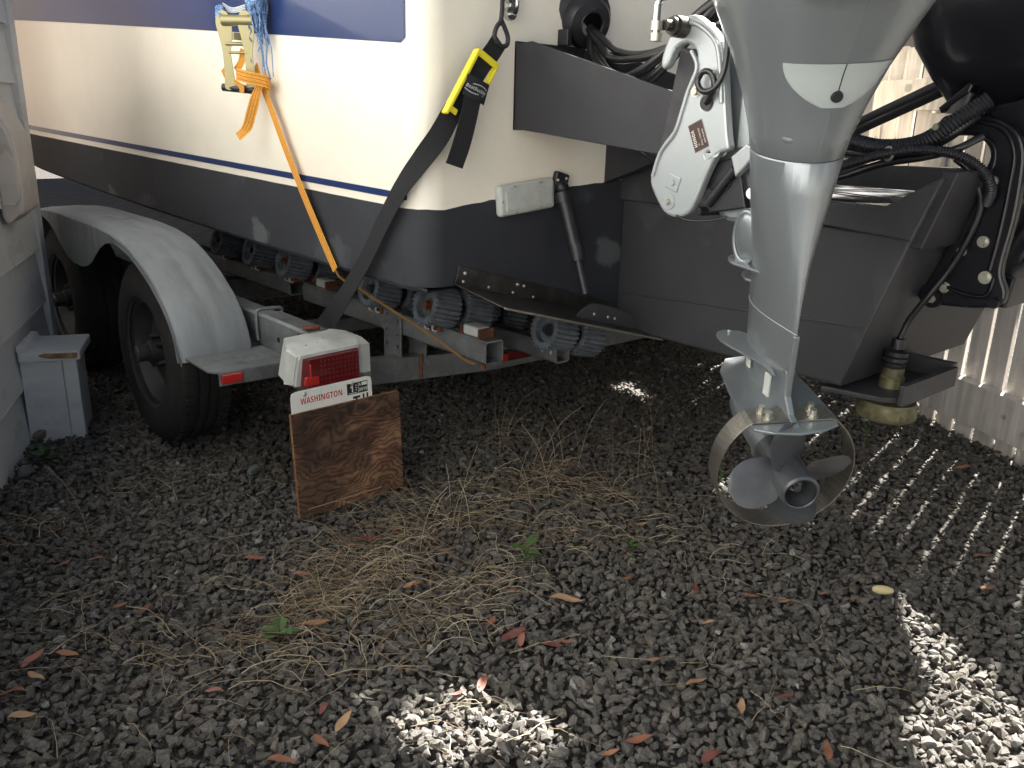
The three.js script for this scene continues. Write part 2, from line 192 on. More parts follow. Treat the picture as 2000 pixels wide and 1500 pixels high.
// boxed pier at the foot of the wall
{
  const b = thing('wooden_box', 'low painted wooden box with chipped cap at the foot of the house wall', 'wooden box', HP(0.39, 0, 0.1));
  part('body', H(box(0.292, 0.498, -0.03, 0.300, 0.0245, 0.200, 0.002)), M.siding, b);
  part('corner_trim', [H(box(0.284, 0.2915, -0.03, 0.2985, 0.162, 0.207, 0.0015)), H(box(0.292, 0.33, -0.03, 0.2985, 0.2005, 0.2075, 0.0015))], M.siding, b);
  part('front_panel', H(box(0.284, 0.2915, -0.03, 0.2985, 0.0245, 0.159, 0.0015)), M.siding, b);
  const cap = part('cap', H(extr(shapeOf([[0.268, 0.301], [0.518, 0.301], [0.518, 0.335], [0.268, 0.335]]), 0.2, 0.006).translate(0, 0, 0.0245)), M.siding, b);
  part('bare_wood', H(extr(shapeOf([[0.09, 0.323], [0.1, 0.315], [0.125, 0.309], [0.17, 0.308], [0.21, 0.306], [0.216, 0.312], [0.216, 0.327], [0.15, 0.3275], [0.11, 0.329]]), 0.003, 0).applyMatrix4(basis(V(0, 0, 1), V(0, 1, 0), V(-1, 0, 0), V(0.2685, 0, 0)))), M.bareWood, cap);
  part('ledge', H(extrX([[0.0245, 0.336], [0.052, 0.336], [0.046, 0.352], [0.0245, 0.356]], 0.265, 0.522, 0.002)), M.siding, b);
}
// beige plastic cover on the wall
{
  const b = thing('plastic_cover', 'beige plastic utility cover with rounded top mounted on the house siding', 'utility cover', HP(0.5, 0.8, 0.02));
  const prof = (s, k) => smoothPts([[0.02, 0.80 - k], [0.072 + k, 0.80 - k], [0.094 + k, 0.83], [0.097 + k, 0.95], [0.088 + k, 1.06], [0.06 + k, 1.135], [0.02, 1.165 + k]].map(p => p), 4);
  part('body', H(extrX(prof(0, 0), 0.37, 0.62, 0.012)), M.beige, b);
  part('lid', H(extrX([[0.028, 0.835], [0.07, 0.835], [0.087, 0.86], [0.089, 0.95], [0.08, 1.0], [0.058, 1.022], [0.036, 1.0], [0.028, 0.95]], 0.360, 0.376, 0.004)), M.beige, b);
  part('upper_panel', H(extrX([[0.034, 1.035], [0.06, 1.04], [0.08, 1.02], [0.075, 1.075], [0.055, 1.115], [0.038, 1.12]], 0.363, 0.376, 0.004)), M.beige, b);
  part('hinge', H(box(0.352, 0.372, 0.845, 0.99, 0.012, 0.026, 0.004)), M.beige, b);
}
// fence frame: s runs along the fence away from the camera, d towards the boat
const fM = basis(V(-0.4565, 0, 0.8897), V(0, 1, 0), V(-0.8897, 0, -0.4565), V(3.314, 0, -0.948));   // (-s, y, d) -> world
const F = g => g.clone().applyMatrix4(fM);
{
  const f = thing('wooden_fence', 'weathered vertical board fence running behind the boat', 'fence', [3.6, 0, -1.5]);
  let s = -2.78, k = 0;
  while (s < 5.6) {
    const gap = rr(0.013, 0.021), w = 0.1045 - gap + rr(-0.002, 0.002), top = 1.5 + rr(-0.012, 0.012), ln = rr(-0.003, 0.003), dz = rr(-0.004, 0.001);
    const g = extr(shapeOf([[-s - w, -0.03], [-s, -0.03], [-s + ln, top], [-s - w + ln, top]]), 0.012, 0.0015).translate(0, 0, -0.014 + dz);
    part('board', F(g), M.fence[k++ % 3], f); s += w + gap;
  }
  for (const [y0, y1] of [[0.072, 0.238], [1.245, 1.37]]) for (let a = -2.78; a < 5.5; a += 2.11) part('rail', F(extr(shapeOf([[-a - 2.105, y0], [-a, y0], [-a, y1], [-a - 2.105, y1]]), 0.05, 0.003).translate(0, 0, 0.0015)), M.fence[(k++) % 3], f);
  for (const a of [-1.4, 0.66, 2.74, 4.8]) part('post', F(box(-a - 0.1, -a, -0.05, 1.52, -0.125, -0.026, 0.004)), M.fence[1], f);
  part('batten', F(box(-0.76, -0.64, 0.25, 1.235, 0.001, 0.022, 0.003)), M.fence[1], f);
}
// unseen building added behind the fence to shade the far ground
{
  const g = thing('added_building', 'unseen tan building added behind the fence to shade the far ground', 'added_building', [8, 0, -10]);
  part('wall', [box(6.4, 10.5, -0.05, 4.6, -18, -3.6, 0.01)], std(lin(1, 1, 1), 0.9, 0, { map: mottle([150, 136, 120], 0.12, 0.06, 1.6, 6) }), g);
  part('roof', [extrX([[-3.4, 4.6], [-3.4, 4.7], [-10.8, 6.2], [-18.2, 4.7], [-18.2, 4.6]], 6.2, 10.7, 0.01)], std(lin(0.06, 0.055, 0.05), 0.95), g);
}
// tree beyond the fence: its crown shades the ground behind the boat
{
  const sh = 1 / Math.tan(SUN_EL), sx = Math.sin(SUN_AZ) * sh, sz = -Math.cos(SUN_AZ) * sh;
  const gapsIn = [[[0.36, -1.12], [0.62, -1.20], [0.84, -1.23], [0.99, -1.26], [1.07, -0.97], [0.93, -0.92], [0.78, -0.91], [0.36, -0.90]],
    [[1.94, -0.93], [2.18, -0.80], [2.10, -0.66], [2.06, -0.53], [2.0, -0.38], [1.78, -0.22], [1.58, -0.2], [1.40, -0.48], [1.56, -0.66], [1.68, -0.74], [1.8, -0.82]],
    [[1.13, -1.08], [1.28, -1.12], [1.36, -1.04], [1.46, -1.08], [1.5, -0.96], [1.38, -0.93], [1.3, -0.97], [1.2, -0.9], [1.13, -0.93]], [[0.02, -0.98], [0.3, -1.0], [0.42, -0.85], [0.3, -0.72], [0.02, -0.78]]];  // crown openings shaped so that sun patches land here
  const inside = (x, z, P) => { let c = false; for (let i = 0, j = P.length - 1; i < P.length; j = i++) if ((P[i][1] > z) !== (P[j][1] > z) && x < (P[j][0] - P[i][0]) * (z - P[i][1]) / (P[j][1] - P[i][1]) + P[i][0]) c = !c; return c; };
  const t = thing('tree', 'broad leafy tree standing behind the board fence', 'tree', [6.1, 0, -2.75]);
  const bark = std(lin(1, 1, 1), 0.95, 0, { map: mottle([84, 70, 58], 0.5, 0.2, 0.4, 8), bumpMap: bumpTex(0.2, 8), bumpScale: 0.02 });
  const trunk = [[6.1, -0.1, -2.75], [6.1, 1.2, -2.74], [6.08, 2.4, -2.7], [6.0, 3.6, -2.64], [5.85, 4.7, -2.55]];
  part('trunk', [0, 1, 2, 3].map(i => cyl(trunk[i], trunk[i + 1], 0.17 - 0.035 * i, 0.17 - 0.035 * (i + 1), 12)), bark, t);
  const limbs = []; for (let i = 0; i < 14; i++) { const a = i * 2.4, h0 = 2.2 + 0.17 * i, b = [6.08 - 0.012 * i, h0, -2.68]; const L3 = [b[0] + Math.cos(a) * 1.5 - 0.5, h0 + 0.8, b[2] + Math.sin(a) * 1.3 + 0.6]; let bad = false; for (let k = 0; k <= 20; k++) { const y = mix(b[1], L3[1], k / 20), x = mix(b[0], L3[0], k / 20) - sx * y, z = mix(b[2], L3[2], k / 20) - sz * y; if (gapsIn.some(P => inside(x, z, P))) bad = true; } if (bad) continue; limbs.push(tube([b, [mix(b[0], L3[0], 0.5), h0 + 0.43, mix(b[2], L3[2], 0.5)], L3], 0.035, 10, 6)); }
  part('limb', limbs, bark, t);
  const pos = []; const clumps = [];
  for (let i = 0; i < 420; i++) clumps.push([rr(-1.1, 2.35), rr(-2.0, 0.9), rr(3.1, 5.4)]);
  for (let i = 0; i < 70; i++) clumps.push([rr(0.5, 1.25), rr(-0.9, -0.5), rr(3.1, 5.4)]);  // extra clumps added to keep sun off the motor fins
  const q = new THREE.Quaternion(), e = new THREE.Euler();
  for (const [cx, cz, ch] of clumps) for (let k = 0; k < 52; k++) {
    const h = ch + rr(-0.22, 0.22), wx = cx + sx * ch + rr(-0.26, 0.26), wz = cz + sz * ch + rr(-0.26, 0.26), tx = wx - sx * h, tz = wz - sz * h;
    if (tx > 2.3 + 0.1 * rnd() || gapsIn.some(P => inside(tx + rr(-0.03, 0.03), tz + rr(-0.03, 0.03), P))) continue;
    q.setFromEuler(e.set(rr(-0.9, 0.9), rr(0, 6.28), rr(-0.9, 0.9))); const l = rr(0.05, 0.085), w = l * 0.42;
    const P4 = [[-l / 2, 0, 0], [0, 0.004, w / 2], [l / 2, 0, 0], [0, 0.004, -w / 2]].map(p => V(...p).applyQuaternion(q).add(V(wx, h, wz)));
    for (const i of [0, 1, 2, 0, 2, 3]) pos.push(P4[i].x, P4[i].y, P4[i].z);
  }
  const g = new THREE.BufferGeometry(); g.setAttribute('position', new THREE.Float32BufferAttribute(pos, 3)); g.computeVertexNormals();
  const c = part('crown', g, std(lin(0.05, 0.1, 0.025), 0.7), t); c.userData.kind = 'stuff';
}
// ---------------------------------------------------------------- boat
const XC = 2.33, ZT = -1.75;
const boat = thing('motor_boat', 'cream and navy motor boat with dark bottom paint resting on its trailer', 'boat', [XC, 0.45, ZT]);
{
  const half = [], R = 0.075, sideX = z => { const d = ZT - z; return 1.205 + (d > 3.8 ? 1.12 * Math.pow((d - 3.8) / 3.0, 2) : 0); };
  for (let z = -8.5; z < -1.84; z += 0.09) half.push([sideX(z), z, -1, 0]);
  for (let i = 0; i <= 10; i++) { const a = Math.PI - i / 10 * Math.PI / 2; half.push([1.205 + R + R * Math.cos(a), ZT - R + R * Math.sin(a), Math.cos(a), Math.sin(a)]); }
  for (let x = 1.205 + R + 0.03; x < XC; x += 0.03) half.push([x, ZT, 0, 1]);
  half.push([XC, ZT, 0, 1]);
  const full = half.concat(half.slice(0, -1).reverse().map(p => [2 * XC - p[0], p[1], -p[2], p[3]]));
  const D = p => Math.max(0, ZT - R - p[1]), dx = p => clamp(Math.abs(p[0] - XC), 0, 1.125), onT = p => p[3] > 0.5;
  const yb = p => { const d = D(p); if (onT(p)) { const a = dx(p); return a > 1.02 ? 0.735 : 0.742 - 0.274 * (1.022 - a); } return 0.729 + 0.0079 * d + 0.0045 * d * d; };
  const ywl = p => { const t = 1.05 - dx(p); const base = onT(p) ? 0.939 + Math.max(0, 0.122 * t - 0.05 * t * t) : 0.939 + 0.0215 * D(p); return base + 0.0016 * (vn(p[0] * 34 + p[1] * 34, 3, 999) - 0.5) * (onT(p) ? 3 : 0.6); };
  const yTop = 2.25;
  function strip(line, lo, hi, ny, off = 0) {
    const pos = [], nor = [], uv = []; let s = 0; const S = line.map((p, i) => (i ? (s += Math.hypot(p[0] - line[i - 1][0], p[1] - line[i - 1][1])) : 0));
    const P = (i, j) => { const p = line[i], a = lo(p), b = hi(p), y = a + (b - a) * j / ny; return [p[0] + p[2] * off, y, p[1] + p[3] * off]; };
    for (let i = 0; i + 1 < line.length; i++) for (let j = 0; j < ny; j++) for (const [a, b] of [[0, 0], [1, 0], [1, 1], [0, 0], [1, 1], [0, 1]]) { const q = P(i + a, j + b); pos.push(...q); nor.push(line[i + a][2], 0, line[i + a][3]); uv.push(S[i + a], q[1]); }
    const g = new THREE.BufferGeometry(); g.setAttribute('position', new THREE.Float32BufferAttribute(pos, 3)); g.setAttribute('normal', new THREE.Float32BufferAttribute(nor, 3)); g.setAttribute('uv', new THREE.Float32BufferAttribute(uv, 2)); return g;
  }
  part('hull', strip(full, ywl, () => yTop, 8), M.gel, boat, true);
  const bot = [strip(full, p => yb(p) + 0.012, ywl, 4)];
  { // bottom of the hull
    const rings = half.filter(p => !onT(p)).map(p => { const d = D(p), y = yb(p), w = XC - p[0], k = 0.28 * clamp(w / 1.1); return [[p[0], y + 0.012, p[1]], [p[0] + 0.006, y + 0.002, p[1]], [p[0] + 0.016, y - 0.001, p[1]], [p[0] + Math.min(0.1, w * 0.3), y + 0.006, p[1]], [XC, y - k + 0.004, p[1]], [2 * XC - p[0] - Math.min(0.1, w * 0.3), y + 0.006, p[1]], [2 * XC - p[0] - 0.016, y - 0.001, p[1]], [2 * XC - p[0], y + 0.012, p[1]]]; });
    const last = half.filter(onT), tr = [];
    bot.push(loft(rings, false, 0.3, false));
    const corner = half.filter(p => p[1] > ZT - R - 0.02 && p[0] < 1.4);
    const L = rings[rings.length - 1], T2 = L.map(q => [clamp(q[0], 1.225, 2 * XC - 1.225), onT([q[0], 0, 0, 1]) ? Math.min(q[1], yb([clamp(q[0], 1.3, 3.36), 0, 0, 1]) + 0.012) : q[1], ZT]);
    bot.push(loft([L, T2], false, 0.3, false));
  }
  for (const s of [0, 1]) { const X = x => (s ? 2 * XC - x : x), pts = [[X(1.206), ZT - 0.16]]; for (let i = 0; i <= 8; i++) { const a = Math.PI - i / 8 * Math.PI / 2; pts.push([X(1.28 + 0.074 * Math.cos(a)), ZT - R + 0.074 * Math.sin(a)]); } pts.push([X(1.33), ZT - 0.001], [X(1.33), ZT - 0.16]); bot.push(extrY(s ? pts.reverse() : pts, 0.7405, 0.752, 0)); }
  part('bottom_paint', bot, M.antifoul, boat, true);
  part('deck', extrY(full.map(p => [p[0], p[1]]), yTop - 0.05, yTop - 0.004, 0), M.gel, boat);
  const side = half.filter(p => p[1] <= ZT - R + 0.001 && p[2] < -0.9), end = [[1.205, ZT - 0.072, -1, 0], [1.2055, ZT - 0.066, -1, 0.0], [1.207, ZT - 0.058, -0.97, 0.2]];
  const sl = side.concat(end);
  part('navy_band', strip(sl, p => 1.330 + 0.083 * D(p) - 0.0009 * D(p) * D(p) + 0.012 * ss(ZT - 0.075, ZT - 0.055, p[1]), () => yTop - 0.12, 3, 0.0022), M.navy, boat, true);
  part('waterline_stripe', strip(sl, p => 0.960 + 0.0225 * D(p), p => 0.977 + 0.0243 * D(p), 1, 0.0022), M.navy, boat, true);
  // stern eye, rigging boot, vent cover
  part('stern_eye', [T(new THREE.TorusGeometry(0.024, 0.0055, 10, 24), [1.476, 1.436, -1.728], [0, 1.2, 0]), cyl([1.476, 1.452, -1.75], [1.476, 1.452, -1.735], 0.016), cyl([1.476, 1.414, -1.75], [1.476, 1.414, -1.735], 0.016)], M.steel, boat);
  const boot = part('rigging_boot', [lathe([[0, 0], [0.085, 0], [0.088, 0.006], [0.084, 0.014], [0.07, 0.02], [0.068, 0.03], [0.066, 0.045], [0.058, 0.055], [0.034, 0.06], [0.032, 0.055]], [1.734, 1.425, -1.75], [-0.25, -0.35, 1]), box(1.648, 1.664, 1.35, 1.392, -1.749, -1.71), T(new THREE.TorusGeometry(0.0335, 0.003, 8, 28), [1.719, 1.405, -1.691], [0.34, -0.24, 0])], M.blackPlastic, boat);
  const vent = part('vent_cover', [T(new RoundedBoxGeometry(0.2, 0.082, 0.026, 3, 0.012), [1.540, 0.962, -1.7365], [0, 0, 0.1]), T(new RoundedBoxGeometry(0.164, 0.05, 0.004, 2, 0.0015), [1.543, 0.961, -1.7225], [0, 0, 0.1])], M.whitePlastic, boat);
  for (const [a, b] of [[-0.045, 0.034], [0.045, 0.034], [-0.045, -0.034], [0.045, -0.034], [-0.09, 0], [0.09, 0]]) { const c = Math.cos(0.1), s = Math.sin(0.1); part('screw', cyl([1.540 + a * c - b * s, 0.962 + a * s + b * c, -1.7236], [1.540 + a * c - b * s, 0.962 + a * s + b * c, -1.7222], 0.0035, 0.0035, 10), M.zinc, vent); }
}
// trim tab: hinged along the V of the transom, dropping aft
{
  const a = Math.atan2(-0.167, 0.61), ca = Math.cos(a), sa = Math.sin(a);
  const at = (u, v, w) => [1.302 + u * ca - v * sa, 0.747 + u * sa + v * ca, -1.749 + w];      // u along the hinge, v up, w aft
  const bM = basis(V(ca, sa, 0), V(-sa, ca, 0), V(0, 0, 1), V(1.302, 0.747, -1.749));
  const B = g => g.clone().applyMatrix4(bM);
  const tab = part('trim_tab', [B(extrX([[0.004, 0], [0.006, 0.003], [0.225, -0.024], [0.225, -0.027]], 0, 0.63, 0.0005)), B(box(0.006, 0.63, -0.0005, 0.05, 0.003, 0.0075, 0.001))], std(lin(1, 1, 1), 0.42, 0.5, { map: mottle([62, 60, 58], 0.35, 0.12, 0.25, 8) }), boat);
  part('edge', B(box(-0.001, 0.633, -0.0288, -0.0228, 0.2235, 0.2268, 0.001)), M.brushed, tab);
  const fl = smoothPts([[0.34, -0.012], [0.36, 0.02], [0.40, 0.036], [0.50, 0.034], [0.565, 0.022], [0.585, 0], [0.588, -0.018], [0.46, -0.014]], 4);
  part('stiffener', B(extr(shapeOf(fl), 0.004, 0.001).translate(0, -0.002, 0.145)), M.greyPaint, tab);
  const sc = []; for (const u of [0.03, 0.12, 0.21, 0.29]) sc.push(T(new THREE.SphereGeometry(0.0045, 10, 6), at(u, 0.012, 0.008))); for (const [u, v] of [[0.03, 0.034], [0.22, 0.036], [0.245, 0.036]]) sc.push(T(new THREE.SphereGeometry(0.0055, 10, 6), at(u, v, 0.008))); for (const u of [0.46, 0.49, 0.4]) sc.push(T(new THREE.SphereGeometry(0.0045, 10, 6), at(u, 0.004, 0.150)));
  for (const g of sc) part('screw', g, M.zinc, tab);
  const act = part('trim_actuator', [cyl([1.662, 0.962, -1.715], [1.672, 0.79, -1.655], 0.021, 0.021, 24), cyl([1.661, 0.972, -1.718], [1.6625, 0.945, -1.71], 0.0255, 0.0255, 24), cyl([1.670, 0.835, -1.668], [1.672, 0.795, -1.656], 0.0235, 0.0225, 24), cyl([1.672, 0.79, -1.655], [1.677, 0.70, -1.625], 0.012, 0.012, 16), T(new RoundedBoxGeometry(0.05, 0.07, 0.02, 3, 0.006), [1.668, 0.99, -1.74], [0, 0, -0.25]), T(new THREE.SphereGeometry(0.02, 16, 12), [1.661, 0.985, -1.722])], M.blackPlastic, boat);
  for (const p of [[1.653, 1.005], [1.685, 1.008], [1.688, 0.965], [1.652, 0.965]]) part('screw', T(new THREE.SphereGeometry(0.005, 10, 8), [p[0], p[1], -1.729]), M.zinc, act);
}
// engine bracket (dark grey pod) between the hull and the black motor
{
  const br = part('engine_bracket', [extrX([[-1.752, 0.545], [-0.987, 0.539], [-0.865, 0.924], [-1.752, 0.945]], 1.95, 2.70, 0.007)], M.greyPaint, boat);
  part('bracket_lip', [extrX([[-1.752, 0.940], [-1.10, 0.933], [-0.862, 0.917], [-0.815, 1.062], [-0.853, 1.042], [-0.922, 0.998], [-0.945, 0.985], [-1.08, 0.989], [-1.289, 1.033], [-1.752, 1.05]], 1.936, 1.957, 0.004)], M.greyPaint, br);
  part('bracket_lip', [extrX([[-1.752, 0.94], [-0.862, 0.917], [-0.815, 1.062], [-1.752, 1.05]], 2.69, 2.71, 0.004)], M.greyPaint, br);
  part('transom_board', [extrX([[-0.880, 0.90], [-0.845, 0.90], [-0.792, 1.075], [-0.828, 1.075]], 1.957, 2.69, 0.004)], M.blackPaint, br);
  part('top_plate', [box(1.957, 2.69, 0.965, 0.983, -1.75, -0.868, 0.002)], M.greyPaint, br);
  part('tread', [box(2.06, 2.60, 0.9835, 0.989, -1.6, -0.97, 0.001)], std(lin(0.03, 0.03, 0.034), 0.9, 0, { bumpMap: bumpTex(0.02, 8), bumpScale: 0.002 }), br);
  part('flange', [extrY(smoothPts([[1.96, -1.02], [1.96, -0.95], [1.985, -0.93], [2.02, -0.90], [2.08, -0.86], [2.16, -0.85], [2.16, -0.90], [2.06, -0.96], [1.99, -1.01]], 3), 0.9835, 0.990, 0.001)], std(lin(0.12, 0.12, 0.135), 0.25, 0.4), br);
  part('weld_seam', [cyl([1.949, 0.655, -1.75], [1.949, 0.70, -0.944], 0.0028, 0.0028, 8)], M.greyPaint, br);
  const gus = part('gusset', [extrX([[-1.752, 0.99], [-1.752, 1.13], [-1.60, 1.13], [-1.42, 1.11]], 1.86, 1.90, 0.003)], M.blackPaint, boat);
  part('ground_wire', tube([[1.66, 1.118, -1.55], [1.72, 1.09, -1.50], [1.79, 1.03, -1.47], [1.84, 0.965, -1.45], [1.86, 0.955, -1.42], [1.84, 0.98, -1.38]], 0.0022, 40, 6), M.cable, boat);
  // sounder transducer on its step under the pod
  const du = part('transducer', [lathe([[0, 0], [0.07, 0], [0.074, 0.006], [0.074, 0.036], [0.068, 0.046], [0.03, 0.052], [0.03, 0.11], [0.026, 0.112], [0.026, 0.135], [0, 0.135]], [2.105, 0.445, -0.93], [0, 1, 0.02], 36)], M.bronze, boat);
  part('gland', [lathe([[0, 0], [0.028, 0], [0.03, 0.006], [0.03, 0.012], [0.027, 0.014], [0.03, 0.018], [0.03, 0.026], [0.027, 0.028], [0.03, 0.032], [0.03, 0.042], [0.018, 0.05], [0.015, 0.075], [0.011, 0.077], [0, 0.077]], [2.105, 0.578, -0.93], [0.04, 1, 0.03])], M.blackPlastic, du);
  part('step', [extrY([[1.96, -1.04], [2.31, -1.04], [2.31, -0.93], [2.27, -0.85], [2.04, -0.85], [1.99, -0.90]], 0.512, 0.526, 0.003), extrX([[-0.86, 0.513], [-0.845, 0.513], [-0.845, 0.565], [-0.86, 0.565]], 2.0, 2.3, 0.003), extrX([[-1.0, 0.527], [-0.86, 0.527], [-0.852, 0.575], [-0.98, 0.575]], 2.285, 2.31, 0.003)], M.greyPaint, br);
  part('cable', tube([[2.11, 0.65, -0.928], [2.115, 0.70, -0.915], [2.12, 0.76, -0.885], [2.13, 0.84, -0.845], [2.13, 0.92, -0.815], [2.125, 0.99, -0.80], [2.11, 1.04, -0.808], [2.10, 1.075, -0.83], [2.09, 1.1, -0.86]], 0.0085, 60, 8), M.cable, boat);
}
// mount for the small motor: black aluminium box, tipped down aft
{
  const km = part('kicker_mount', [extrX([[-1.75, 1.345], [-1.685, 1.349], [-1.176, 1.213], [-1.243, 1.092], [-1.73, 1.138], [-1.75, 1.135]].map(p => p), 1.50, 1.506, 0.002), extrX([[-1.75, 1.345], [-1.685, 1.349], [-1.176, 1.213], [-1.243, 1.092], [-1.73, 1.138], [-1.75, 1.135]], 1.744, 1.75, 0.002), beam([1.625, 1.14, -1.74], [1.625, 1.098, -1.24], 0.236, 0.006), box(1.5, 1.75, 1.135, 1.352, -1.7495, -1.742, 0.001)], M.blackPaint, boat);
  part('pad', [extrX([[-1.246, 1.09], [-1.208, 1.083], [-1.146, 1.278], [-1.15, 1.292], [-1.205, 1.312]], 1.49, 1.76, 0.005)], std(lin(1, 1, 1), 0.7, 0, { map: mottle([62, 60, 64], 0.2, 0.1, 0.15, 6) }), km);
}
// ---------------------------------------------------------------- trailer
const trailer = thing('boat_trailer', 'galvanised tandem axle boat trailer with grey fenders and keel rollers', 'trailer', [XC, 0, -3.6]);
const rectTube = (x0, x1, y0, y1, z0, z1, t = 0.005) => { const r = 0.008, rc = (a, b, c, d, q) => [[a + q, c], [b - q, c], [b, c + q], [b, d - q], [b - q, d], [a + q, d], [a, d - q], [a, c + q]]; return extr(shapeOf(rc(x0, x1, y0, y1, r), [rc(x0 + t, x1 - t, y0 + t, y1 - t, r * 0.6).reverse()]), z1 - z0, 0).translate(0, 0, z0); };
const mx = x => 2 * XC - x;
part('frame_rail', [rectTube(1.152, 1.223, 0.417, 0.526, -7.4, -2.58)], M.galv, trailer);
part('rail_sleeve', [rectTube(1.148, 1.228, 0.413, 0.531, -2.6, -2.278)], M.galv, trailer);
part('frame_rail', [rectTube(mx(1.228), mx(1.148), 0.413, 0.531, -7.4, -2.06)], M.galv, trailer);
part('u_bolt', [tube([[1.142, 0.44, -2.615], [1.142, 0.525, -2.615], [1.146, 0.537, -2.615], [1.16, 0.540, -2.615], [1.215, 0.540, -2.615], [1.23, 0.537, -2.615], [1.234, 0.525, -2.615], [1.234, 0.44, -2.615]], 0.006, 60, 8)], M.galv, trailer);
{ const h = part('dark_hole_disc', [cyl([1.1478, 0.468, -2.47], [1.1455, 0.468, -2.47], 0.009, 0.009, 16)], M.blackPlastic, trailer); }  // black disc stands for the dark of an open bolt hole
{
  const t = canvasTex(128, 180, (c, w, h) => { c.fillStyle = '#deddd6'; c.fillRect(0, 0, w, h); c.fillStyle = '#15151a'; c.fillRect(0, 0, w, 48); c.fillStyle = '#deddd6'; c.fillRect(24, 10, 100, 28); c.fillStyle = '#15151a'; c.font = 'bold 22px sans-serif'; c.fillText('Warning', 30, 33); c.fillStyle = '#6a6a66'; for (let i = 0; i < 6; i++) c.fillRect(14, 66 + i * 18, 60 + (i * 37) % 44, 4); });
  part('warning_label', new THREE.PlaneGeometry(0.056, 0.078).rotateY(-Math.PI / 2).translate(1.1456, 0.478, -2.305), std(lin(1, 1, 1), 0.6, 0, { map: t }), trailer, true);
}
part('cross_member', [beam([1.19, 0.3765, -2.3], [1.892, 0.329, -2.3], 0.06, 0.082), beam([1.892, 0.329, -2.3], [mx(1.892), 0.329, -2.3], 0.0596, 0.0816), beam([mx(1.892), 0.329, -2.3], [mx(1.19), 0.3765, -2.3], 0.06, 0.082)], M.galv, trailer);
part('cross_member', [beam([1.19, 0.37, -3.9], [mx(1.19), 0.37, -3.9], 0.06, 0.08)], M.galv, trailer);
part('axle', [beam([1.05, 0.333, -3.055], [mx(1.05), 0.333, -3.055], 0.06, 0.06)], M.galv, trailer);
part('axle', [beam([1.05, 0.333, -4.2], [mx(1.05), 0.333, -4.2], 0.06, 0.06)], M.galv, trailer);
part('weld_bead', [cyl([1.56, 0.322, -2.268], [1.56, 0.40, -2.268], 0.006, 0.006, 8)], M.rust, trailer);
{
  const lb = part('light_bar', [beam([1.905, 0.334, -2.262], [2.30, 0.334, -2.262], 0.016, 0.034)], M.lens, trailer);
  part('reflector', [beam([1.908, 0.334, -2.252], [1.935, 0.334, -2.252], 0.008, 0.03)], M.lensBright, lb);
  part('light_bracket', [beam([1.9, 0.355, -2.264], [2.31, 0.355, -2.264], 0.02, 0.004)], M.rust, lb);
}
// tyres and rims
function wheel(z, xo, dir) {           // xo = outer face, dir = +1 when the axle runs towards +x
  const c = [xo, 0.333, z], ax = [dir, 0, 0], R = 0.333;
  const hubG = new THREE.Group(); hubG.name = 'wheel'; trailer.add(hubG);
  const w = hubG;
  const ty = part('tyre', [lathe([[0.196, 0.018], [0.205, 0.004], [0.235, -0.004], [0.285, 0.0], [0.316, 0.014], [R - 0.003, 0.03], [R, 0.05], [R, 0.065], [R - 0.006, 0.066], [R - 0.006, 0.072], [R, 0.073], [R + 0.001, 0.1], [R - 0.006, 0.101], [R - 0.006, 0.107], [R + 0.001, 0.108], [R, 0.135], [R - 0.006, 0.136], [R - 0.006, 0.142], [R, 0.143], [R - 0.003, 0.175], [0.316, 0.19], [0.285, 0.205], [0.235, 0.208], [0.205, 0.2], [0.196, 0.188]], c, ax, 64)], M.rubber, w);
  const blocks = []; for (let i = 0; i < 56; i++) for (const [u, s] of [[0.04, 1], [0.165, -1]]) { const a = (i + (s > 0 ? 0 : 0.5)) / 56 * Math.PI * 2; blocks.push(T(new THREE.BoxGeometry(0.03, 0.012, 0.02), [xo + dir * u, 0.333 + Math.cos(a) * (R - 0.003), z + Math.sin(a) * (R - 0.003)], [a, 0, 0])); }
  part('tread_block', blocks, M.rubber, w).userData.kind = 'stuff';
  const rim = part('rim', [lathe([[0.192, 0.012], [0.2, 0.006], [0.203, 0.012], [0.198, 0.02], [0.18, 0.026], [0.172, 0.06], [0.165, 0.085], [0.14, 0.083], [0.11, 0.062], [0.085, 0.058], [0.05, 0.066], [0, 0.066]], c, ax, 48)], M.rim, w);
  const hb = part('hub', [lathe([[0, -0.028], [0.026, -0.028], [0.03, -0.024], [0.03, 0.015], [0.041, 0.018], [0.041, 0.064], [0, 0.064]], c, ax, 28)], M.hub, w);
  part('cap_ring', [lathe([[0.018, -0.0295], [0.0245, -0.0295], [0.0245, -0.028], [0.018, -0.028]], c, ax, 24)], M.steel, w);
  for (let i = 0; i < 5; i++) { const a = i * 1.2566 + 0.95; part('lug_nut', [cyl([xo + dir * 0.06, 0.333 + Math.cos(a) * 0.057, z + Math.sin(a) * 0.057], [xo + dir * 0.03, 0.333 + Math.cos(a) * 0.057, z + Math.sin(a) * 0.057], 0.011, 0.0085, 6)], M.hub, w); }
}
for (const z of [-3.055, -4.2]) { wheel(z, 0.905, 1); wheel(z, mx(0.905), -1); }
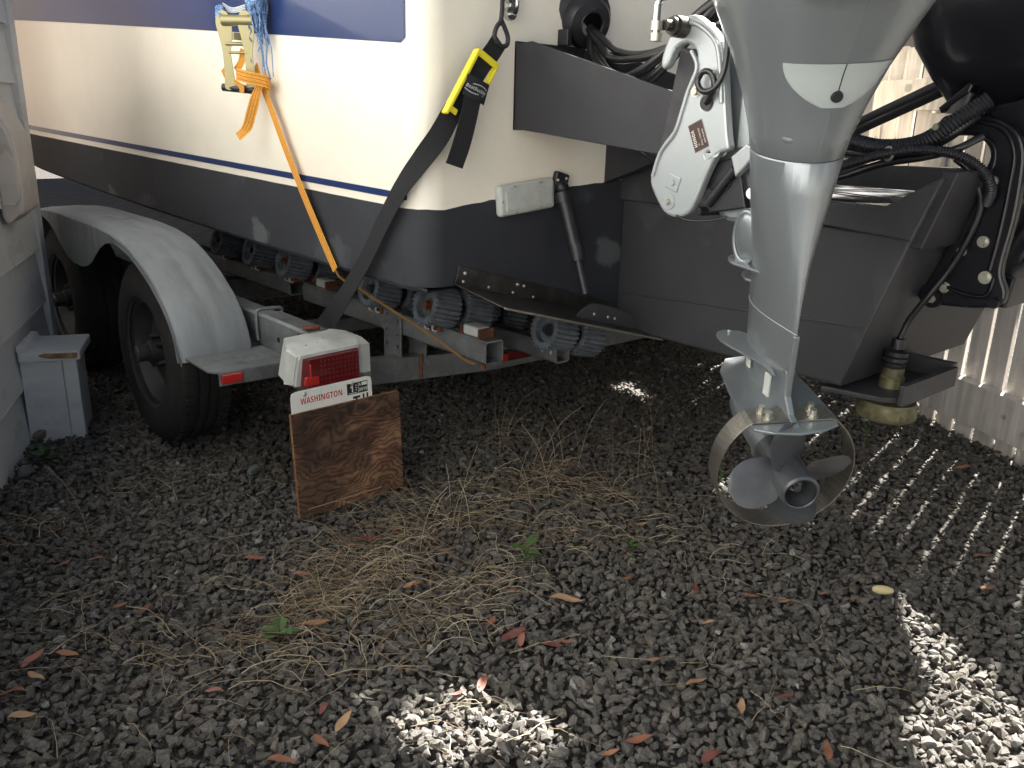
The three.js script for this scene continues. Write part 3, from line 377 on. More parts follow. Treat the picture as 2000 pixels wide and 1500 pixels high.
// fenders
function fender(o) {
  const rear = [[-3.65, 0.762], [-3.46, 0.763], [-3.325, 0.760], [-3.175, 0.753], [-3.05, 0.737], [-2.987, 0.724], [-2.915, 0.702], [-2.848, 0.676], [-2.79, 0.650], [-2.742, 0.622], [-2.70, 0.597], [-2.664, 0.568], [-2.634, 0.540], [-2.611, 0.510], [-2.594, 0.478], [-2.582, 0.445], [-2.575, 0.41]];
  const zm = -3.66, prof = rear.slice().reverse().map(p => p).concat(rear.slice(1).map(p => [2 * zm - p[0], p[1]])).reverse();   // front to rear
  const X = u => (o ? mx(u) : u);
  const rings = prof.map((p, i) => { const a = prof[Math.max(0, i - 1)], b = prof[Math.min(prof.length - 1, i + 1)], L = Math.hypot(b[0] - a[0], b[1] - a[1]), nz = -(b[1] - a[1]) / L, ny = (b[0] - a[0]) / L; const q = (x, d) => [X(x), p[1] + ny * d, p[0] + nz * d]; return [q(1.108, -0.03), q(1.108, -0.012), q(1.102, -0.003), q(1.09, 0), q(1.0, 0.004), q(0.905, 0.002), q(0.886, -0.002), q(0.873, -0.011), q(0.869, -0.024), q(0.869, -0.034), q(0.872, -0.034), q(0.872, -0.022), q(0.89, -0.006), q(1.0, 0.0), q(1.088, -0.004), q(1.104, -0.012), q(1.104, -0.03)]; });
  const f = part('fender', [loft(rings, true, 0.6)], M.fender, trailer, true);
  const low = [[-2.578, 0.412], [-2.612, 0.412], [-2.622, 0.47], [-2.648, 0.525], [-2.69, 0.572], [-2.735, 0.600], [-2.827, 0.660], [-2.941, 0.700], [-3.03, 0.715], [-3.10, 0.718], [-3.187, 0.713], [-3.26, 0.70], [-3.33, 0.675], [-3.404, 0.637], [-3.46, 0.606], [-3.527, 0.583], [-3.60, 0.571]];
  const lo = low.concat(low.slice().reverse().map(p => [2 * zm - p[0], p[1]]));
  const up = rear.slice().reverse().map(p => [p[0] - 0.004, p[1] - 0.012]).concat(rear.slice(1).map(p => [2 * zm - p[0] + 0.004, p[1] - 0.012]));
  const pts = lo.concat(up.slice().reverse());
  part('skirt', [extrX(pts, o ? mx(0.872) : 0.8685, o ? mx(0.8685) : 0.872, 0)], M.fender, f);
  if (!o) part('rust_spot', [new THREE.CircleGeometry(0.014, 12).rotateX(-Math.PI / 2).applyMatrix4(new THREE.Matrix4().makeScale(1.6, 1, 0.7)).translate(1.0, 0.7672, -3.42)], M.rust, f);
}
fender(0); fender(1);
{
  const st = part('fender_step', [extrY([[0.884, -2.60], [1.146, -2.60], [1.146, -2.37], [0.905, -2.37], [0.884, -2.40]], 0.417, 0.424, 0.002), box(0.905, 1.2, 0.38, 0.424, -2.372, -2.3655, 0.002), box(1.0, 1.146, 0.40, 0.4165, -2.60, -2.37, 0.002)], M.galv, trailer);
  part('reflector', [T(new RoundedBoxGeometry(0.064, 0.029, 0.012, 2, 0.003), [0.941, 0.403, -2.359])], M.lensBright, st);
  const st2 = part('fender_step', [extrY([[mx(1.146), -2.60], [mx(0.884), -2.60], [mx(0.884), -2.37], [mx(1.146), -2.37]], 0.417, 0.424, 0.002)], M.galv, trailer);
}
// bunk tubes, hangers and rollers
function bunk(x0, y0, z0, z1, w = 0.07, h = 0.071) { return part('roller_tube', [rectTube(x0, x0 + w, y0, y0 + h, z0, z1)], M.galv, trailer); }
const bk = bunk(1.5, 0.467, -2.985, -1.85); bunk(1.80, 0.42, -2.9, -1.86, 0.06, 0.06);
bunk(mx(1.57), 0.467, -2.985, -1.85); bunk(mx(1.86), 0.42, -2.9, -1.75, 0.06, 0.06); bunk(1.5, 0.467, -4.4, -3.1);
{
  const hp = extrX([[-2.385, 0.548], [-2.283, 0.548], [-2.283, 0.372], [-2.300, 0.352], [-2.350, 0.348], [-2.385, 0.36]], 1.489, 1.4965, 0.002, [[-2.365, 0.53, 0.0065], [-2.365, 0.43, 0.0065], [-2.30, 0.515, 0.0065], [-2.302, 0.43, 0.0065]]);
  const h = part('hanger_plate', [hp], M.galv, trailer);
  for (const [z, y] of [[-2.368, 0.489], [-2.30, 0.476]]) part('bolt', hexBolt([1.489, y, z], [-1, 0, 0], 0.009, 0.008), M.galv, h);
  part('hanger_plate', [extrX([[-2.36, 0.54], [-2.26, 0.54], [-2.26, 0.385], [-2.235, 0.372], [-2.235, 0.365], [-2.36, 0.365]], 1.573, 1.58, 0.002)], M.galv, trailer);
  for (const [x, y, z] of [[1.535, 0.545, -1.935], [1.535, 0.545, -2.86]]) { const b = part('end_block', [T(new RoundedBoxGeometry(0.05, 0.032, 0.075, 2, 0.008), [x, y + 0.009, z])], M.whitePlastic, trailer); part('clip', [box(x - 0.028, x + 0.028, y - 0.012, y + 0.022, z + 0.039, z + 0.048, 0.002), box(x - 0.028, x + 0.028, y - 0.012, y + 0.018, z - 0.047, z - 0.039, 0.002)], M.rust, b); }
  part('drip_bolt', [cyl([1.53, 0.468, -1.895], [1.53, 0.442, -1.895], 0.012, 0.008, 8)], M.rust, trailer);
}
const rollerShape = (() => { const p = [], n = 26, R = 0.066, r = 0.0585; for (let i = 0; i < n; i++) for (const [f, q] of [[0, r], [0.14, R], [0.6, R], [0.74, r]]) { const a = (i + f) / n * Math.PI * 2; p.push([Math.cos(a) * q, Math.sin(a) * q]); } return shapeOf(p, [circ(0, 0, 0.041)]); })();
const rollerGeo = extr(rollerShape, 0.1, 0.003).rotateY(Math.PI / 2);
const rollerCore = T(new THREE.CylinderGeometry(0.041, 0.041, 0.06, 20).rotateZ(Math.PI / 2), [0.055, 0, 0]);
const dead = -0.267;
let rollN = 0;
function roller(x, y, z) {
  const m = g => T(g, [x, y, z], [0, 0, dead]);
  const r = part('roller', [m(rollerGeo)], M.roller, trailer);
  part('core', [m(rollerCore)], M.roller, r);
  part('axle_end', [m(T(new THREE.CylinderGeometry(0.012, 0.012, 0.03, 14).rotateZ(Math.PI / 2), [0.016, 0, 0])), m(T(new THREE.CylinderGeometry(0.021, 0.021, 0.006, 14).rotateZ(Math.PI / 2), [0.024, 0, 0]))], (rollN++ % 4 === 0) ? M.rust : M.hub, r);
}
const rollSets = [[1.452, 0.616, -2.09], [1.452, 0.616, -2.42], [1.452, 0.622, -3.05], [1.452, 0.624, -3.36], [1.452, 0.626, -3.70], [1.785, 0.528, -1.905], [1.785, 0.53, -2.3]];
for (const [x, y, z] of rollSets) {
  roller(x, y, z); roller(x + 0.128, y - 0.035, z);
  part('yoke', [cyl([x + 0.01, y - 0.002, z], [x + 0.25, y - 0.068, z], 0.009, 0.009, 10), box(x + 0.105, x + 0.125, y - 0.085, y - 0.02, z - 0.012, z + 0.012, 0.002), box(x + 0.03, x + 0.125, y - 0.09, y - 0.072, z - 0.018, z + 0.018, 0.004), box(x + 0.03, x + 0.05, y - 0.09, y - 0.065, z - 0.03, z + 0.03, 0.006)], M.rust, trailer);
  part('sleeve', [-0.02, 0.02].map(k => T(new THREE.TorusGeometry(0.012, 0.004, 8, 18), [x + 0.028, y - 0.074, z + k])), M.whitePlastic, trailer);
}
// tail light, number plate
{
  const Q = new THREE.Matrix4().makeRotationY(0.04).setPosition(1.18, 0.012, -2.157), W = g => g.clone().applyMatrix4(Q);
  const hs = part('tail_light', [W(loft([[[-0.135, 0.395, -0.005], [-0.122, 0.482, 0.004], [0.095, 0.489, 0.004], [0.118, 0.487, 0.0], [0.12, 0.385, 0.0], [0.112, 0.385, -0.002]], [[-0.14, 0.395, -0.05], [-0.128, 0.498, -0.05], [0.08, 0.507, -0.05], [0.122, 0.498, -0.05], [0.124, 0.385, -0.05], [0.1, 0.385, -0.05]], [[-0.12, 0.40, -0.135], [-0.10, 0.512, -0.125], [0.06, 0.518, -0.125], [0.115, 0.503, -0.13], [0.12, 0.39, -0.135], [0.1, 0.39, -0.135]]], true, 0.4))], M.whitePlastic, trailer);
  part('hood', [W(loft([[[-0.122, 0.478, 0.006], [0.076, 0.4845, 0.009], [0.078, 0.493, 0.008], [-0.118, 0.488, 0.005]], [[-0.132, 0.488, -0.03], [0.09, 0.498, -0.03], [0.088, 0.5035, -0.03], [-0.128, 0.4975, -0.03]]], true, 0.4)), W(loft([[[-0.140, 0.40, -0.012], [-0.128, 0.484, -0.003], [-0.118, 0.484, -0.003], [-0.131, 0.40, -0.012]], [[-0.148, 0.395, -0.05], [-0.136, 0.496, -0.05], [-0.126, 0.5, -0.05], [-0.138, 0.395, -0.05]]], true, 0.4))], M.whitePlastic, hs);
  const lens = part('lens', [W(loft([[[-0.122, 0.392, 0.002], [-0.112, 0.478, 0.003], [0.07, 0.483, 0.006], [0.073, 0.388, 0.006]], [[-0.106, 0.392, 0.02], [-0.098, 0.474, 0.018], [0.066, 0.479, 0.018], [0.069, 0.39, 0.018]]], true, 0.4)), W(box(-0.1, 0.072, 0.386, 0.397, 0.004, 0.022, 0.004))], M.lens, hs);
  const dots = []; for (let r = 0; r < 5; r++) for (let c = 0; c < 10; c++) dots.push(W(T(new THREE.SphereGeometry(0.0036, 8, 6), [-0.062 + c * 0.0135, 0.411 + r * 0.0135, 0.0166])));
  part('led', dots, std(lin(0.09, 0.003, 0.004), 0.4), hs);
  part('reflector', [W(box(-0.114, -0.07, 0.398, 0.424, 0.008, 0.0215, 0.003)), W(box(-0.1, -0.094, 0.40, 0.462, 0.014, 0.023, 0.003))], M.lensBright, hs);
  part('bead', [[-0.07, 0.5008, -0.05], [-0.03, 0.5015, -0.052], [0.0, 0.508, -0.075]].map(p => W(T(new THREE.SphereGeometry(0.003, 8, 6), p))), M.whitePlastic, hs);
  part('mount', [W(box(-0.09, 0.11, 0.36, 0.39, -0.11, -0.02, 0.003))], M.zinc, hs);
  part('light_stem', [box(1.16, 1.3, 0.39, 0.412, -2.28, -2.16, 0.004)], M.galv, trailer);
  const t = canvasTex(640, 320, (c, w, h) => {
    c.fillStyle = '#e2e2dc'; c.fillRect(0, 0, w, h); c.fillStyle = '#b3262c'; c.font = '600 56px sans-serif'; c.save(); c.translate(72, 96); c.scale(0.86, 1.06); c.fillText('WASHINGTON', 0, 0); c.restore();
    c.fillStyle = '#121214'; c.fillRect(436, 28, 168, 80); c.fillStyle = '#e2e2dc'; c.font = 'bold 66px sans-serif'; c.fillText('1', 458, 92); c.fillRect(446, 98, 70, 4); c.fillRect(526, 30, 3, 76); for (let i = 0; i < 3; i++) c.fillRect(506, 44 + 16 * i, 8, 9);
    c.font = 'bold 28px sans-serif'; c.fillText('A', 532, 58); c.fillRect(556, 34, 44, 24); c.font = 'bold 32px sans-serif'; c.fillText('2019', 531, 96);
    c.fillStyle = '#121214'; c.fillRect(480, 126, 60, 16); c.fillRect(500, 126, 18, 110); c.fillRect(560, 120, 14, 110); c.fillRect(592, 118, 14, 110); c.fillRect(560, 170, 46, 14);
    c.strokeStyle = '#8d8d88'; c.lineWidth = 1.5; c.beginPath(); c.moveTo(236, 10); c.lineTo(228, 80); c.lineTo(240, 130); c.stroke(); });
  const wd = 0.268, ht = 0.14, g = extr(shapeOf([[0.018, 0], [wd - 0.018, 0], [wd - 0.004, 0.004], [wd, 0.018], [wd, ht - 0.018], [wd - 0.004, ht - 0.004], [wd - 0.018, ht], [0.018, ht], [0.004, ht - 0.004], [0, ht - 0.018], [0, 0.018], [0.004, 0.004]]), 0.002, 0.0006);
  const uv = g.attributes.uv, ps = g.attributes.position; for (let i = 0; i < ps.count; i++) uv.setXY(i, ps.getX(i) / wd, ps.getY(i) / ht);
  const A = new THREE.Matrix4().makeRotationZ(0.03).setPosition(1.017, 0.262, -2.129);
  const pl = part('number_plate', g.clone().applyMatrix4(A), std(lin(1, 1, 1), 0.45, 0, { map: t }), trailer, true);
  for (const u of [0.045, 0.2]) part('bolt', [T(new THREE.SphereGeometry(0.0065, 12, 8), V(u, 0.127, 0.002).applyMatrix4(A).toArray(), [0, 0, 0], [1, 1, 0.6])], M.zinc, pl);
}
// plywood board propped against the light
{
  const b = thing('plywood_board', 'weathered brown plywood board propped under the trailer tail light', 'board', [1.2, 0, -2.12]);
  const Q = new THREE.Matrix4().makeRotationFromEuler(new THREE.Euler(-0.035, -0.012, 0.02)).setPosition(1.192, 0.18, -2.118), W = g => g.clone().applyMatrix4(Q);
  const g = new RoundedBoxGeometry(0.362, 0.325, 0.003, 2, 0.001).translate(0, 0, 0.0075); const p = g.attributes.position, uv = g.attributes.uv; for (let i = 0; i < p.count; i++) uv.setXY(i, p.getX(i) / 0.39 + 0.5, p.getY(i) / 0.39 + 0.4);
  part('face_ply', W(g), M.ply, b, true);
  for (let i = 0; i < 4; i++) part('ply_layer', W(new RoundedBoxGeometry(0.3615 - (i % 2) * 0.001, 0.3245 - (i % 2) * 0.001, 0.0034, 1, 0.0004).translate(0, 0, 0.004 - i * 0.0036)), i % 2 ? M.bareWood : M.plyEdge, b);
  part('splinter', W(box(-0.155, 0.10, -0.1385, -0.1365, 0.0092, 0.0102, 0.0004)), std(lin(0.5, 0.36, 0.22), 0.8), b);
}
// ---------------------------------------------------------------- silver outboard motor
{
  const m = thing('outboard_motor', 'silver outboard motor turned sideways with a steel ring around its propeller', 'outboard motor', [1.55, 0.35, -0.95]);
  const rot = new THREE.Matrix4().makeRotationFromEuler(new THREE.Euler(11 * D2R, -36 * D2R, 3.5 * D2R, 'YXZ')), rc = V(0, 0, 0.18).applyMatrix4(rot), KM = rot.clone().setPosition(1.455 - rc.x, 0.492 - rc.y, -0.820 - rc.z);
  const K = g => g.clone().applyMatrix4(KM), KP = p => V(...p).applyMatrix4(KM).toArray();
  const ring = (y, hw, z0, z1, tp, sq = 1) => { const r = []; for (let i = 0; i < 36; i++) { const a = i / 36 * Math.PI * 2, c = Math.cos(a), s = Math.sin(a), C = Math.sign(c) * Math.pow(Math.abs(c), sq), S = Math.sign(s) * Math.pow(Math.abs(s), sq); r.push([hw * S * (1 - tp * Math.pow((1 + C) / 2, 1.3) * 0.86), y, (z0 + z1) / 2 + (z1 - z0) / 2 * C]); } return r; };
  const lowS = [[0.085, 0.026, -0.098, 0.126, 1], [0.13, 0.031, -0.098, 0.129, 1], [0.18, 0.036, -0.098, 0.130, 0.98], [0.23, 0.041, -0.097, 0.129, 0.95], [0.28, 0.045, -0.096, 0.128, 0.92]];
  const midS = [[0.2815, 0.0455, -0.096, 0.128, 0.9], [0.33, 0.051, -0.095, 0.123, 0.78], [0.40, 0.060, -0.093, 0.116, 0.56], [0.47, 0.069, -0.092, 0.110, 0.34], [0.54, 0.078, -0.091, 0.106, 0.18], [0.601, 0.085, -0.094, 0.108, 0.1], [0.6032, 0.0838, -0.0925, 0.1067, 0.1]];
  const upS = [[0.6048, 0.0840, -0.0925, 0.1067, 0.1, 1], [0.6068, 0.0856, -0.094, 0.108, 0.1, 1], [0.64, 0.091, -0.10, 0.114, 0.06, 1], [0.69, 0.102, -0.115, 0.127, 0, 0.95], [0.76, 0.127, -0.14, 0.150, 0, 0.9], [0.83, 0.158, -0.17, 0.182, 0, 0.86], [0.90, 0.19, -0.20, 0.216, 0, 0.82], [0.98, 0.212, -0.235, 0.24, 0, 0.8], [1.08, 0.215, -0.26, 0.25, 0, 0.8], [1.24, 0.21, -0.27, 0.25, 0, 0.8], [1.40, 0.19, -0.25, 0.23, 0, 0.8], [1.50, 0.13, -0.18, 0.15, 0, 0.8]];
  const lo = part('gearcase', [K(loft(lowS.map(a => ring(...a)), true, 0.6)), K(box(-0.006, 0.006, 0.10, 0.279, 0.120, 0.1325, 0.003)), K(lathe([[0, -0.16], [0.015, -0.145], [0.03, -0.11], [0.037, -0.06], [0.037, 0.08], [0.034, 0.13], [0, 0.13]], [0, 0, 0], [0, 0, 1], 28)), K(extrX([[-0.07, 0], [0.05, 0], [0.03, -0.07], [0.0, -0.075]], -0.006, 0.006, 0.003)), K(extrX([[-0.08, 0.1], [0.10, 0.1], [0.08, 0.02], [-0.07, 0.02]], -0.02, 0.02, 0.008))], M.silver, m);
  part('leg', [K(loft(midS.map(a => ring(...a)), true, 0.6))], M.silver, m);
  const up = part('upper_housing', [K(loft(upS.map(a => ring(...a)), true, 0.6))], M.silver, m);
  // spray fins
  const fin = (y, w, z0, z1) => { const o = smoothPts([[0.02, z1], [w * 0.45, mix(z0, z1, 0.66)], [w * 0.85, mix(z0, z1, 0.3)], [w, z0 + 0.02], [w * 0.93, z0 - 0.012], [w * 0.6, z0 - 0.02], [0.01, z0 + 0.02]], 5); const b = (s) => extrY(o.map(p => [s * p[0], p[1]]), y - 0.0025, y + 0.0025, 0.001); return [K(b(1)), K(b(-1))]; };
  part('spray_fin', fin(0.18, 0.082, -0.098, 0.105), M.silver, lo);
  part('spray_fin', fin(0.365, 0.082, -0.075, 0.07), M.silver, m);
  part('spray_fin', fin(0.325, 0.046, -0.08, 0.03).map(g => g), M.silver, m);
  part('water_intake_cover', [K(T(new THREE.SphereGeometry(0.032, 20, 16), [-0.052, 0.415, -0.05], [0, 0.5, 0.1], [0.45, 1.7, 1])), K(T(new THREE.TorusGeometry(0.03, 0.004, 8, 24), [-0.058, 0.417, -0.052], [0, Math.PI / 2 + 0.5, 0], [1, 1.75, 1]))], M.silver, m);
  part('bolt', [...hexBolt(KP([-0.05, 0.505, -0.064]), [-0.9, 0, 0.3], 0.008, 0.012), ...hexBolt(KP([-0.047, 0.465, -0.062]), [-0.9, 0, 0.3], 0.007, 0.01)], M.steel, m);
  // seam line, light rear panel with screw, dimples
  const seam = (y, hw, z0, z1, tp) => { const r = ring(y, hw, z0, z1, tp).map(p => p); r.push(r[0]); return new THREE.TubeGeometry(new THREE.CatmullRomCurve3(r.map(p => V(...p))), 90, 0.0012, 5, false); };
  part('dark_gap', [K(loft([ring(0.595, 0.081, -0.090, 0.104, 0.1), ring(0.612, 0.081, -0.090, 0.104, 0.1)], true, 0.6))], M.blackPlastic, m);  // black core darkens the groove between leg and upper housing
  part('seam_lip', [K(seam(0.281, 0.0457, -0.0966, 0.1287, 0.91))], M.silverLight, lo);
  const surf = (y, ang) => { let i = upS.findIndex(a => a[0] > y) - 1; const A = upS[i], B = upS[i + 1], t = (y - A[0]) / (B[0] - A[0]), q = A.map((v, k) => mix(v, B[k], t)), c = Math.cos(ang), s = Math.sin(ang), f = v => Math.sign(v) * Math.pow(Math.abs(v), q[5]); return [q[1] * f(s) * (1 - q[4] * Math.pow((1 + f(c)) / 2, 1.3) * 0.86), y, (q[2] + q[3]) / 2 + (q[3] - q[2]) / 2 * f(c)]; };
  const push = (p, d) => { const l = Math.hypot(p[0], p[2]); return [p[0] + p[0] / l * d, p[1], p[2] + p[2] / l * d]; };
  { // pale panel in the back of the housing
    const rows = []; const yT = 0.775, yB = 0.702; for (let j = 0; j <= 10; j++) { const t = j / 10, y = mix(yB, yT, t), w = 0.72 * Math.pow(Math.sin(Math.PI / 2 * Math.min(1, 0.06 + t * 1.06)), 0.62), r = []; for (let i = 0; i <= 20; i++) r.push(push(surf(y, mix(-w, w, i / 20)), 0.0022 - 0.0016 * Math.pow(Math.abs(i / 10 - 1), 8))); rows.push(r); }
    const pn = part('rear_panel', [K(loft(rows, false, 0.8, false))], M.panel, up);
    const a = surf(0.722, 0), c = KP(push(a, 0.0015)), d = V(0, -0.25, 1).transformDirection(KM).toArray(), cc = V(...c).addScaledVector(V(...d), 0.005).toArray();
    part('panel_screw', [cyl(c, cc, 0.0105, 0.0095, 18)], M.blackPlastic, up); part('dark_gap', [K(tube([0.727, 0.74, 0.76, 0.775].map(y => push(surf(y, 0.0), 0.0024)), 0.0011, 20, 5))], M.blackPlastic, up); part('parting_line', [K(tube([0.61, 0.63, 0.65, 0.67, 0.695].map(y => push(surf(y, 0.0), 0.0002)), 0.0008, 20, 5))], M.silver, up); part('parting_line', [K(tube([0.78, 0.80, 0.83, 0.86, 0.90].map(y => push(surf(y, 0.0), 0.0002)), 0.0008, 20, 5))], M.silver, up);  // black strip down the panel stands for its dark gap
    for (const s of [-0.62, 0.62]) { const p = surf(0.645, s); part('dimple', [K(T(new THREE.SphereGeometry(0.014, 16, 12), push(p, -0.005), [0, s, 0], [1.2, 0.7, 0.35]))], M.silver, up); }
    part('handle', [K(loft([0, 1, 2, 3, 4, 5, 6].map(i => { const a2 = mix(-0.5, 0.5, i / 6), p = surf(0.90, a2), k = 0.012 + 0.02 * Math.sin(Math.PI * i / 6), q = []; for (let j = 0; j < 10; j++) { const b = j / 10 * Math.PI * 2; q.push(push([p[0], 0.90 + Math.sin(b) * 0.026, p[2]], k * (0.5 + 0.5 * Math.cos(b)) - 0.004)); } return q; }), true, 0.8))], M.silverLight, up);
  }
  // ventilation plate and ring guard
  const plate = [[0.0, 0.215], [0.05, 0.207], [0.084, 0.19], [0.09, 0.15], [0.088, 0.05], [0.078, -0.06], [0.05, -0.115], [0, -0.125]]; const full = plate.concat(plate.slice(1, -1).reverse().map(p => [-p[0], p[1]]));
  part('ventilation_plate', [K(extrY(full, 0.107, 0.1125, 0.0015)), K(extrX([[0.10, 0.11], [0.205, 0.11], [0.16, 0.122], [0.13, 0.15], [0.119, 0.2], [0.10, 0.2]], -0.007, 0.007, 0.003))], M.silver, m);
  part('anode', [K(T(new RoundedBoxGeometry(0.005, 0.05, 0.02, 2, 0.002), [-0.026, 0.15, 0.082], [0, 0.22, 0])), K(T(new RoundedBoxGeometry(0.005, 0.02, 0.02, 2, 0.002), [-0.031, 0.15, -0.02]))], M.whitePlastic, m);
  { const R = 0.1425, flatY = 0.1165, a0 = Math.asin(flatY / R), P = []; for (let i = 0; i <= 60; i++) { const a = mix(Math.PI - a0, 2 * Math.PI + a0, i / 60); P.push([Math.cos(a) * R, Math.sin(a) * R]); } const inn = P.map(p => [p[0] * (1 - 0.003 / R), Math.min(p[1] * (1 - 0.003 / R), flatY - 0.003)]);
    const gd = part('propeller_guard', [K(extr(shapeOf(P, [inn.slice().reverse()]), 0.056, 0.0006).translate(0, 0, 0.118))], M.brushed, m);
    for (const [x, z] of [[-0.052, 0.135], [-0.046, 0.16], [0.048, 0.135], [0.044, 0.16]]) part('nut', hexBolt(KP([x, flatY, z]), V(0, 1, 0).transformDirection(KM).toArray(), 0.0075, 0.013), M.zinc, gd); }
  { // propeller
    const pr = new THREE.Group(); pr.name = 'propeller'; m.add(pr);
    part('hub', [K(lathe([[0.031, 0.285], [0.034, 0.287], [0.0385, 0.283], [0.0375, 0.25], [0.038, 0.2], [0.04, 0.15], [0.04, 0.128], [0, 0.128], [0, 0.225], [0.031, 0.225], [0.031, 0.281]], [0, 0, -0.03], [0, 0, 1], 32))], M.prop, pr);
    part('inner_hub', [K(lathe([[0, 0.222], [0.017, 0.222], [0.018, 0.215], [0.018, 0.19], [0, 0.19]], [0, 0, 0], [0, 0, 1], 20)), K(cyl([0, 0, 0.21], [0, 0, 0.238], 0.0075, 0.0075, 12))], M.prop, pr);
    part('prop_nut', [K(cyl([0, 0, 0.221], [0, 0, 0.230], 0.0115, 0.0115, 6)), K(T(new THREE.TorusGeometry(0.0125, 0.0016, 6, 20), [0, 0, 0.226]))], M.steel, pr);
    for (let b = 0; b < 4; b++) {
      const f = [], k = []; const NR = 12, NC = 10;
      for (let i = 0; i <= NR; i++) { const t = i / NR, r = 0.03 + 0.096 * t, ch = 0.05 * Math.pow(Math.max(0.0004, 1 - Math.pow(Math.abs((t - 0.5) / 0.5), 2.4) * (t > 0.5 ? 1 : 0.5)), 0.5), rowF = [], rowB = []; for (let j = 0; j <= NC; j++) { const u = j / NC * 2 - 1, th = u * ch / Math.max(r, 0.05) * 0.92 + 0.1 * t, z = 0.024 * u * ch / 0.05 + 0.006 * t, tk = 0.0028 * (1 - u * u) * (1.3 - 0.8 * t) + 0.0006, A = b * Math.PI / 2 + 0.12 + Math.PI; rowF.push([Math.cos(A + th) * r, Math.sin(A + th) * r, 0.19 + z + tk]); rowB.push([Math.cos(A + th) * r, Math.sin(A + th) * r, 0.19 + z - tk]); } f.push(rowF); k.push(rowB); }
      const loops = f.map((r, i) => r.concat(k[i].slice().reverse()));
      part('blade', [K(loft(loops, true, 0.9))], M.prop, pr);
    }
  }
  // clamp bracket hooked on the mount
  const out = smoothPts([[-1.185, 1.358], [-1.150, 1.368], [-1.118, 1.352], [-1.085, 1.325], [-1.068, 1.285], [-1.052, 1.20], [-1.040, 1.14], [-1.035, 1.113], [-1.062, 1.100], [-1.085, 1.055], [-1.107, 1.000], [-1.125, 0.976], [-1.155, 0.968], [-1.186, 0.976], [-1.212, 1.005], [-1.230, 1.037], [-1.224, 1.075], [-1.208, 1.112], [-1.180, 1.145], [-1.168, 1.165], [-1.164, 1.19], [-1.150, 1.235], [-1.134, 1.275], [-1.136, 1.300], [-1.160, 1.315], [-1.188, 1.305], [-1.205, 1.275], [-1.218, 1.268], [-1.224, 1.285], [-1.210, 1.325]], 3);
  const cl = part('clamp_bracket', [extrX(out, 1.452, 1.476, 0.006, [[-1.066, 1.108, 0.0055], [-1.083, 1.1, 0.0055], [-1.098, 1.092, 0.0055], [-1.098, 1.2, 0.013]])], M.silverLight, m);
  part('rim', [tube([[1.4515, 1.345, -1.19], [1.4505, 1.352, -1.15], [1.4505, 1.335, -1.112], [1.4505, 1.31, -1.085], [1.4505, 1.27, -1.072], [1.4505, 1.20, -1.060]], 0.005, 40, 8), tube([[1.4505, 1.30, -1.145], [1.4505, 1.27, -1.128], [1.4505, 1.22, -1.146], [1.4505, 1.18, -1.158], [1.4505, 1.14, -1.172], [1.4505, 1.10, -1.205], [1.4505, 1.05, -1.222]], 0.0045, 50, 8)], M.silverLight, cl);
  part('grommet', [cyl([1.4525, 1.2, -1.098], [1.4495, 1.2, -1.098], 0.0145, 0.0145, 20)], M.blackPlastic, cl);
  part('bolt', [...hexBolt([1.4525, 1.222, -1.126], [-1, 0, 0], 0.008, 0.007), ...hexBolt([1.453, 1.0, -1.175], [-1, 0, 0], 0.0075, 0.008)], M.zinc, cl);
  part('boss', [T(new RoundedBoxGeometry(0.006, 0.034, 0.034, 2, 0.003), [1.4515, 1.04, -1.165], [0.3, 0, 0]), cyl([1.4515, 1.04, -1.165], [1.4455, 1.04, -1.165], 0.008, 0.006, 14), cyl([1.455, 1.0, -1.175], [1.450, 1.0, -1.175], 0.02, 0.018, 20)], M.silverLight, cl);
  {
    const t = canvasTex(256, 160, (c, w, h) => { c.fillStyle = '#3a2420'; c.fillRect(0, 0, w, h); c.fillStyle = '#cfc6bd'; c.font = 'bold 44px sans-serif'; c.fillText('HONDA', 40, 46); c.font = '18px sans-serif'; c.fillText('BF', 46, 72); c.font = '26px sans-serif'; c.fillText('BALJ-1700769', 34, 108); c.font = 'bold 17px sans-serif'; c.fillText('MADE IN JAPAN', 46, 142); c.strokeStyle = '#cfc6bd'; c.strokeRect(5, 5, w - 10, h - 10); });
    const g = new THREE.PlaneGeometry(0.058, 0.036).rotateZ(Math.PI).rotateY(-Math.PI / 2); g.rotateX(65 * D2R).translate(1.4512, 1.136, -1.110);
    part('name_label', g, std(lin(1, 1, 1), 0.4, 0, { map: t }), cl, true);
  }
  part('clamp_bracket', [extrX(out, 1.774, 1.798, 0.006)], M.silverLight, m);
  part('tilt_tube', [cyl([1.415, 1.345, -1.172], [1.80, 1.345, -1.172], 0.017, 0.017, 20), cyl([1.425, 1.345, -1.172], [1.452, 1.345, -1.172], 0.021, 0.021, 20), cyl([1.395, 1.345, -1.172], [1.415, 1.345, -1.172], 0.011, 0.011, 6)], std(lin(0.06, 0.055, 0.05), 0.4, 0.6), m);
  part('swivel_bracket', [extrX(smoothPts([[-1.13, 1.33], [-1.02, 1.34], [-0.98, 1.30], [-0.985, 1.14], [-1.0, 1.0], [-1.04, 0.965], [-1.09, 0.99], [-1.12, 1.1]], 4), 1.50, 1.75, 0.012), cyl([1.62, 0.93, -1.01], [1.62, 1.36, -0.985], 0.045, 0.045, 20)], M.silver, m);
  part('swivel_web', [extrX([[-1.04, 1.115], [-0.985, 1.115], [-0.955, 1.2], [-0.965, 1.27], [-1.04, 1.3]], 1.485, 1.499, 0.004), extrX([[-1.035, 1.098], [-1.0, 1.125], [-0.975, 1.11], [-1.0, 1.08], [-1.02, 1.06]], 1.462, 1.484, 0.004)], M.silverLight, m);
